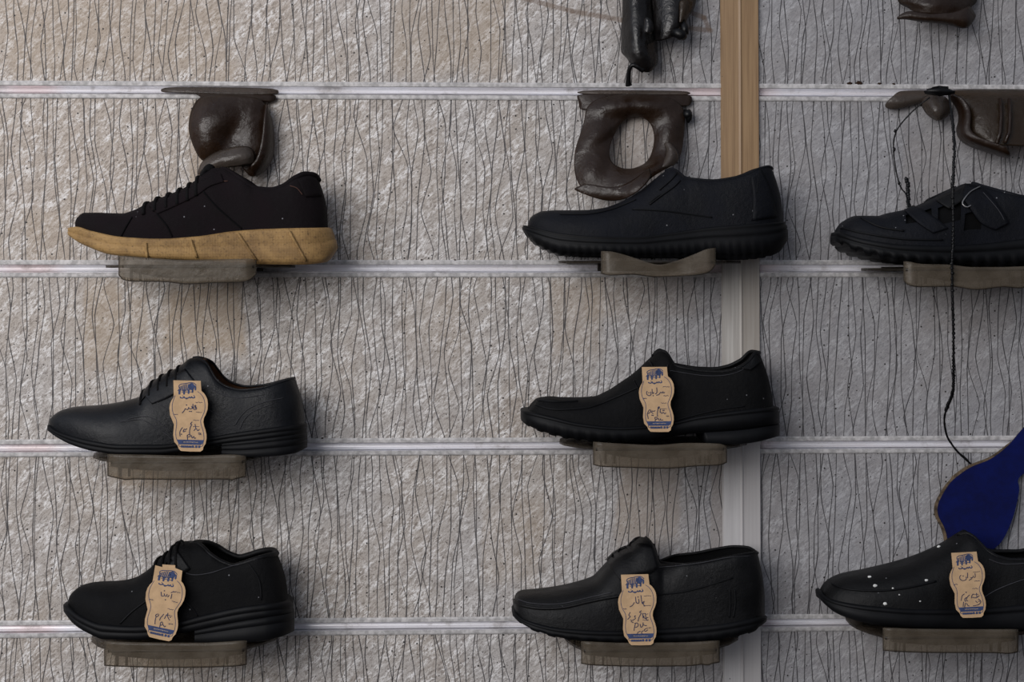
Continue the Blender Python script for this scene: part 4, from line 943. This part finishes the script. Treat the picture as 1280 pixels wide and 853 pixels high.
# 5: brown scrap, top right
o5, s5 = (1110, 0), 10.67
r5 = thing('melted_shoe_holder', W(1165, -80, .0), 'crumpled brown melted holder cut off by the top edge at right', 'melted plastic', GR)
sheet('pouch', [C_(o5, s5, [(150,-1150,.006),(500,-1160,.010),(800,-1160,.010),(1150,-1150,.006)]), C_(o5, s5, [(110,-500,.012),(480,-500,.030),(820,-500,.030),(1180,-500,.014)]), C_(o5, s5, [(115,-40,.018),(460,-60,.042),(800,-60,.042),(1180,-20,.020)]), C_(o5, s5, [(150,50,.020),(460,40,.048),(800,30,.046),(1165,60,.022)]),
                C_(o5, s5, [(280,80,.024),(480,100,.048),(800,100,.046),(1085,80,.026)]), C_(o5, s5, [(300,150,.028),(500,180,.046),(800,200,.044),(1060,160,.03)])], M['melt'], r5, .003, 2)
sheet('torn_rim', [C_(o5, s5, [(112,246,.036),(120,240,.040),(200,185,.040)]), C_(o5, s5, [(240,238,.040),(250,210,.046),(300,145,.044)]), C_(o5, s5, [(400,272,.042),(410,235,.050),(430,185,.046)]), C_(o5, s5, [(600,292,.044),(610,250,.052),(620,195,.048)]), C_(o5, s5, [(850,310,.044),(870,260,.054),(880,180,.048)]), C_(o5, s5, [(1040,405,.046),(1060,290,.054),(1010,120,.046)]), C_(o5, s5, [(1110,290,.040),(1120,240,.044),(1060,90,.040)]), C_(o5, s5, [(1170,220,.034),(1140,180,.034),(1085,80,.032)])], M['melt'], r5, .003, 2)

# ------------------------------------------------------------------ sooty strings
def string(name, label, pts, r, mat, knots=0, parent=None):
    p = smooth_path(pts, 10); rg = random.Random(5)
    V = [W(*q) for q in p]
    rad = [r*(1+.35*(rg.random()-.5)) for _ in V]
    mb = MB(); mb.tube(V, rad, 6)
    return V, mb
V, mb = string('string', '', [(1186,117,.042),(1187,124,.045),(1189,140,.054),(1191,155,.066),(1193,183,.098),(1192,215,.119),(1191,237,.1235),(1191.5,300,.1245),(1190,330,.125),(1191.5,400,.115),(1192,450,.09),(1191.5,485,.07),(1188.7,498,.055),(1183,512,.04),(1180.4,526,.03),(1183.5,544.5,.022),(1190,556,.02),(1198,566,.019),(1206,573,.018),(1213,580,.016)], .0012, M['burnt'])
rg = random.Random(9)
for i, p in enumerate(V):
    if 20 < i < 132: mb.blob(p+Vector((rg.uniform(-.0004, .0004), 0, 0)), (.0017+.0006*rg.random(), .0015, .0021), 6, 4, .3)
for i in range(175, 185): mb.blob(V[i], (.0016, .0014, .0016), 6, 4, .3)
mb.blob(W(1174, 114, .042), (.017, .006, .005), 12, 6, .5)
o = mb.build('string', M['burnt'], None, True, origin=W(1188, 120, .02)); tag(o, 'long black sooty string hanging in front of the strap shoe down to the blue insole', 'string')
V, mb = string('string', '', [(1162,122,.044),(1158,125,.044),(1150,131,.042),(1138,142,.036),(1124,158,.032),(1118,172,.028),(1117,188,.026),(1119,208,.026),(1123,226,.028),(1127,236,.034),(1132,242,.044),(1134,250,.052),(1135,259,.056)], .0009, M['burnt'])
for x, y, d in ((1119,164,.030),(1118,187,.026),(1124,229,.03)): mb.blob(W(x, y, d), (.0018, .0016, .0022), 7, 5, .4)
for i in range(14): mb.blob(W(1133.5+.25*i+rg.uniform(-1, 1), 224+i*2.8, .036+.0014*i), (.0024, .002, .0026), 7, 5, .5)
o = mb.build('string', M['burnt'], None, True, origin=W(1164, 120, .026)); tag(o, 'short looping burnt string ending in a knotted clump above the strap shoe toe', 'string')

# ------------------------------------------------------------------ blue insole
ins = [(1393,455),(1360,455),(1330,478),(1305,508),(1280,535.5),(1261,557.5),(1240,574),(1217,583.5),(1203,592),(1189,604),(1178,621),(1173,634),(1174,646),(1181,660),(1185,674),(1186,690),(1192,712),(1204,724),(1216,722),(1228,706),(1239,690),(1253,676),(1266,648),(1274,614),(1272.5,601),(1280,592),(1300,580),(1340,560),(1380,535),(1405,500),(1405,470)]
ins = [ (a, b) for a, b in smooth_path(ins+[ins[0]], 4)][:-1]
def di(py): return lerp(.0085, .0125, (py-430)/300)
ri = thing('insole', W(1206, 722, .0075), 'dark blue foot insole with a tan edge leaning on the wall behind the paint-flecked slip-on', 'insole')
MB().prism([W(x, y, di(y)+.003) for x, y in ins], (0, .003, 0)).build('blue_top', M['blue_foam'], ri, False)
cx, cy = 1260, 610
tan = []
for i, (x, y) in enumerate(ins):
    k = 5*(max(0, min(1, (1290-x)/60)))*max(0, (1 if y < 690 else .3))
    nx = -1 if x < 1262 and not (y > 660 and x > 1215) else 0
    tan.append(W(x+nx*k*.9, y-(k*.35 if y < 600 else 0), di(y)))
MB().prism(tan, (0, .0028, 0)).build('tan_backing', M['tan_foam'], ri, False)
bpy.data.objects['tan_backing']['label'] = 'tan foam backing'

# ------------------------------------------------------------------ flakes of burnt debris on the rail lips
for k, (px, py, r, rl) in enumerate(((1074,102,.0042,1),(1062,104.5,.003,1),(1099,104.5,.0026,1),(1117,105.5,.002,1),(527,325,.0016,2),(569,325,.0014,2),(403,548.5,.0016,3))):
    z = zc[rl]+HR
    x = W(px, py, .001).x
    o = MB().blob((x, -.0012, z+r*.45), (r, .0016, r*.5), 9, 6, .6).build('debris_flake', M['flake'], None, True, origin=(x, -.0012, z))
    tag(o, ['largest brown burnt flake on the rail right of the post', 'small brown flake left of the largest flake on the upper right rail', 'small brown flake right of the largest flake on the upper right rail', 'tiniest flake at the far right of the flakes on the upper right rail',
            'black speck of debris on the second rail, left of a similar speck', 'black speck of debris on the second rail nearer the thick-soled slip-on', 'black speck on the third rail beside the wing-tip heel'][k], 'debris', 'burnt flakes on the rails')

# ------------------------------------------------------------------ light: soft daylight from an open shopfront up and to the left
w = bpy.data.worlds.new('world'); S.world = w; w.use_nodes = True; nt = w.node_tree; nt.nodes.clear(); g = G(nt)
wo = g.n('ShaderNodeOutputWorld'); bg = g.n('ShaderNodeBackground'); dx, dy, dz = g.sep(g.coord('Generated'))
sky = g.mix(g.mr(dz, -.35, .5), (.055, .05, .05), (.42, .46, .55))
left = g.mr(dx, -.7, .6, 1.25, .5)
g.put(bg.inputs[0], sky); g.put(bg.inputs[1], left); nt.links.new(bg.outputs[0], wo.inputs[0])
def area(name, loc, aim, size, size_y, power, col):
    l = bpy.data.lights.new(name, 'AREA'); l.shape = 'RECTANGLE'; l.size = size; l.size_y = size_y; l.energy = power; l.color = col
    o = bpy.data.objects.new(name, l); COL.objects.link(o); o.location = loc
    o.rotation_euler = (Vector(aim)-Vector(loc)).to_track_quat('-Z', 'Y').to_euler(); return o
area('shopfront_daylight', (-1.6, -2.7, 2.3), (-.15, 0, 1.4), 2.4, 1.8, 84, (1, .97, .95))
S.view_settings.view_transform = 'Standard'; S.view_settings.look = 'None'; S.view_settings.gamma = 1; S.view_settings.use_curve_mapping = False
S.view_settings.exposure = 0.0
S.cycles.transparent_max_bounces = 16
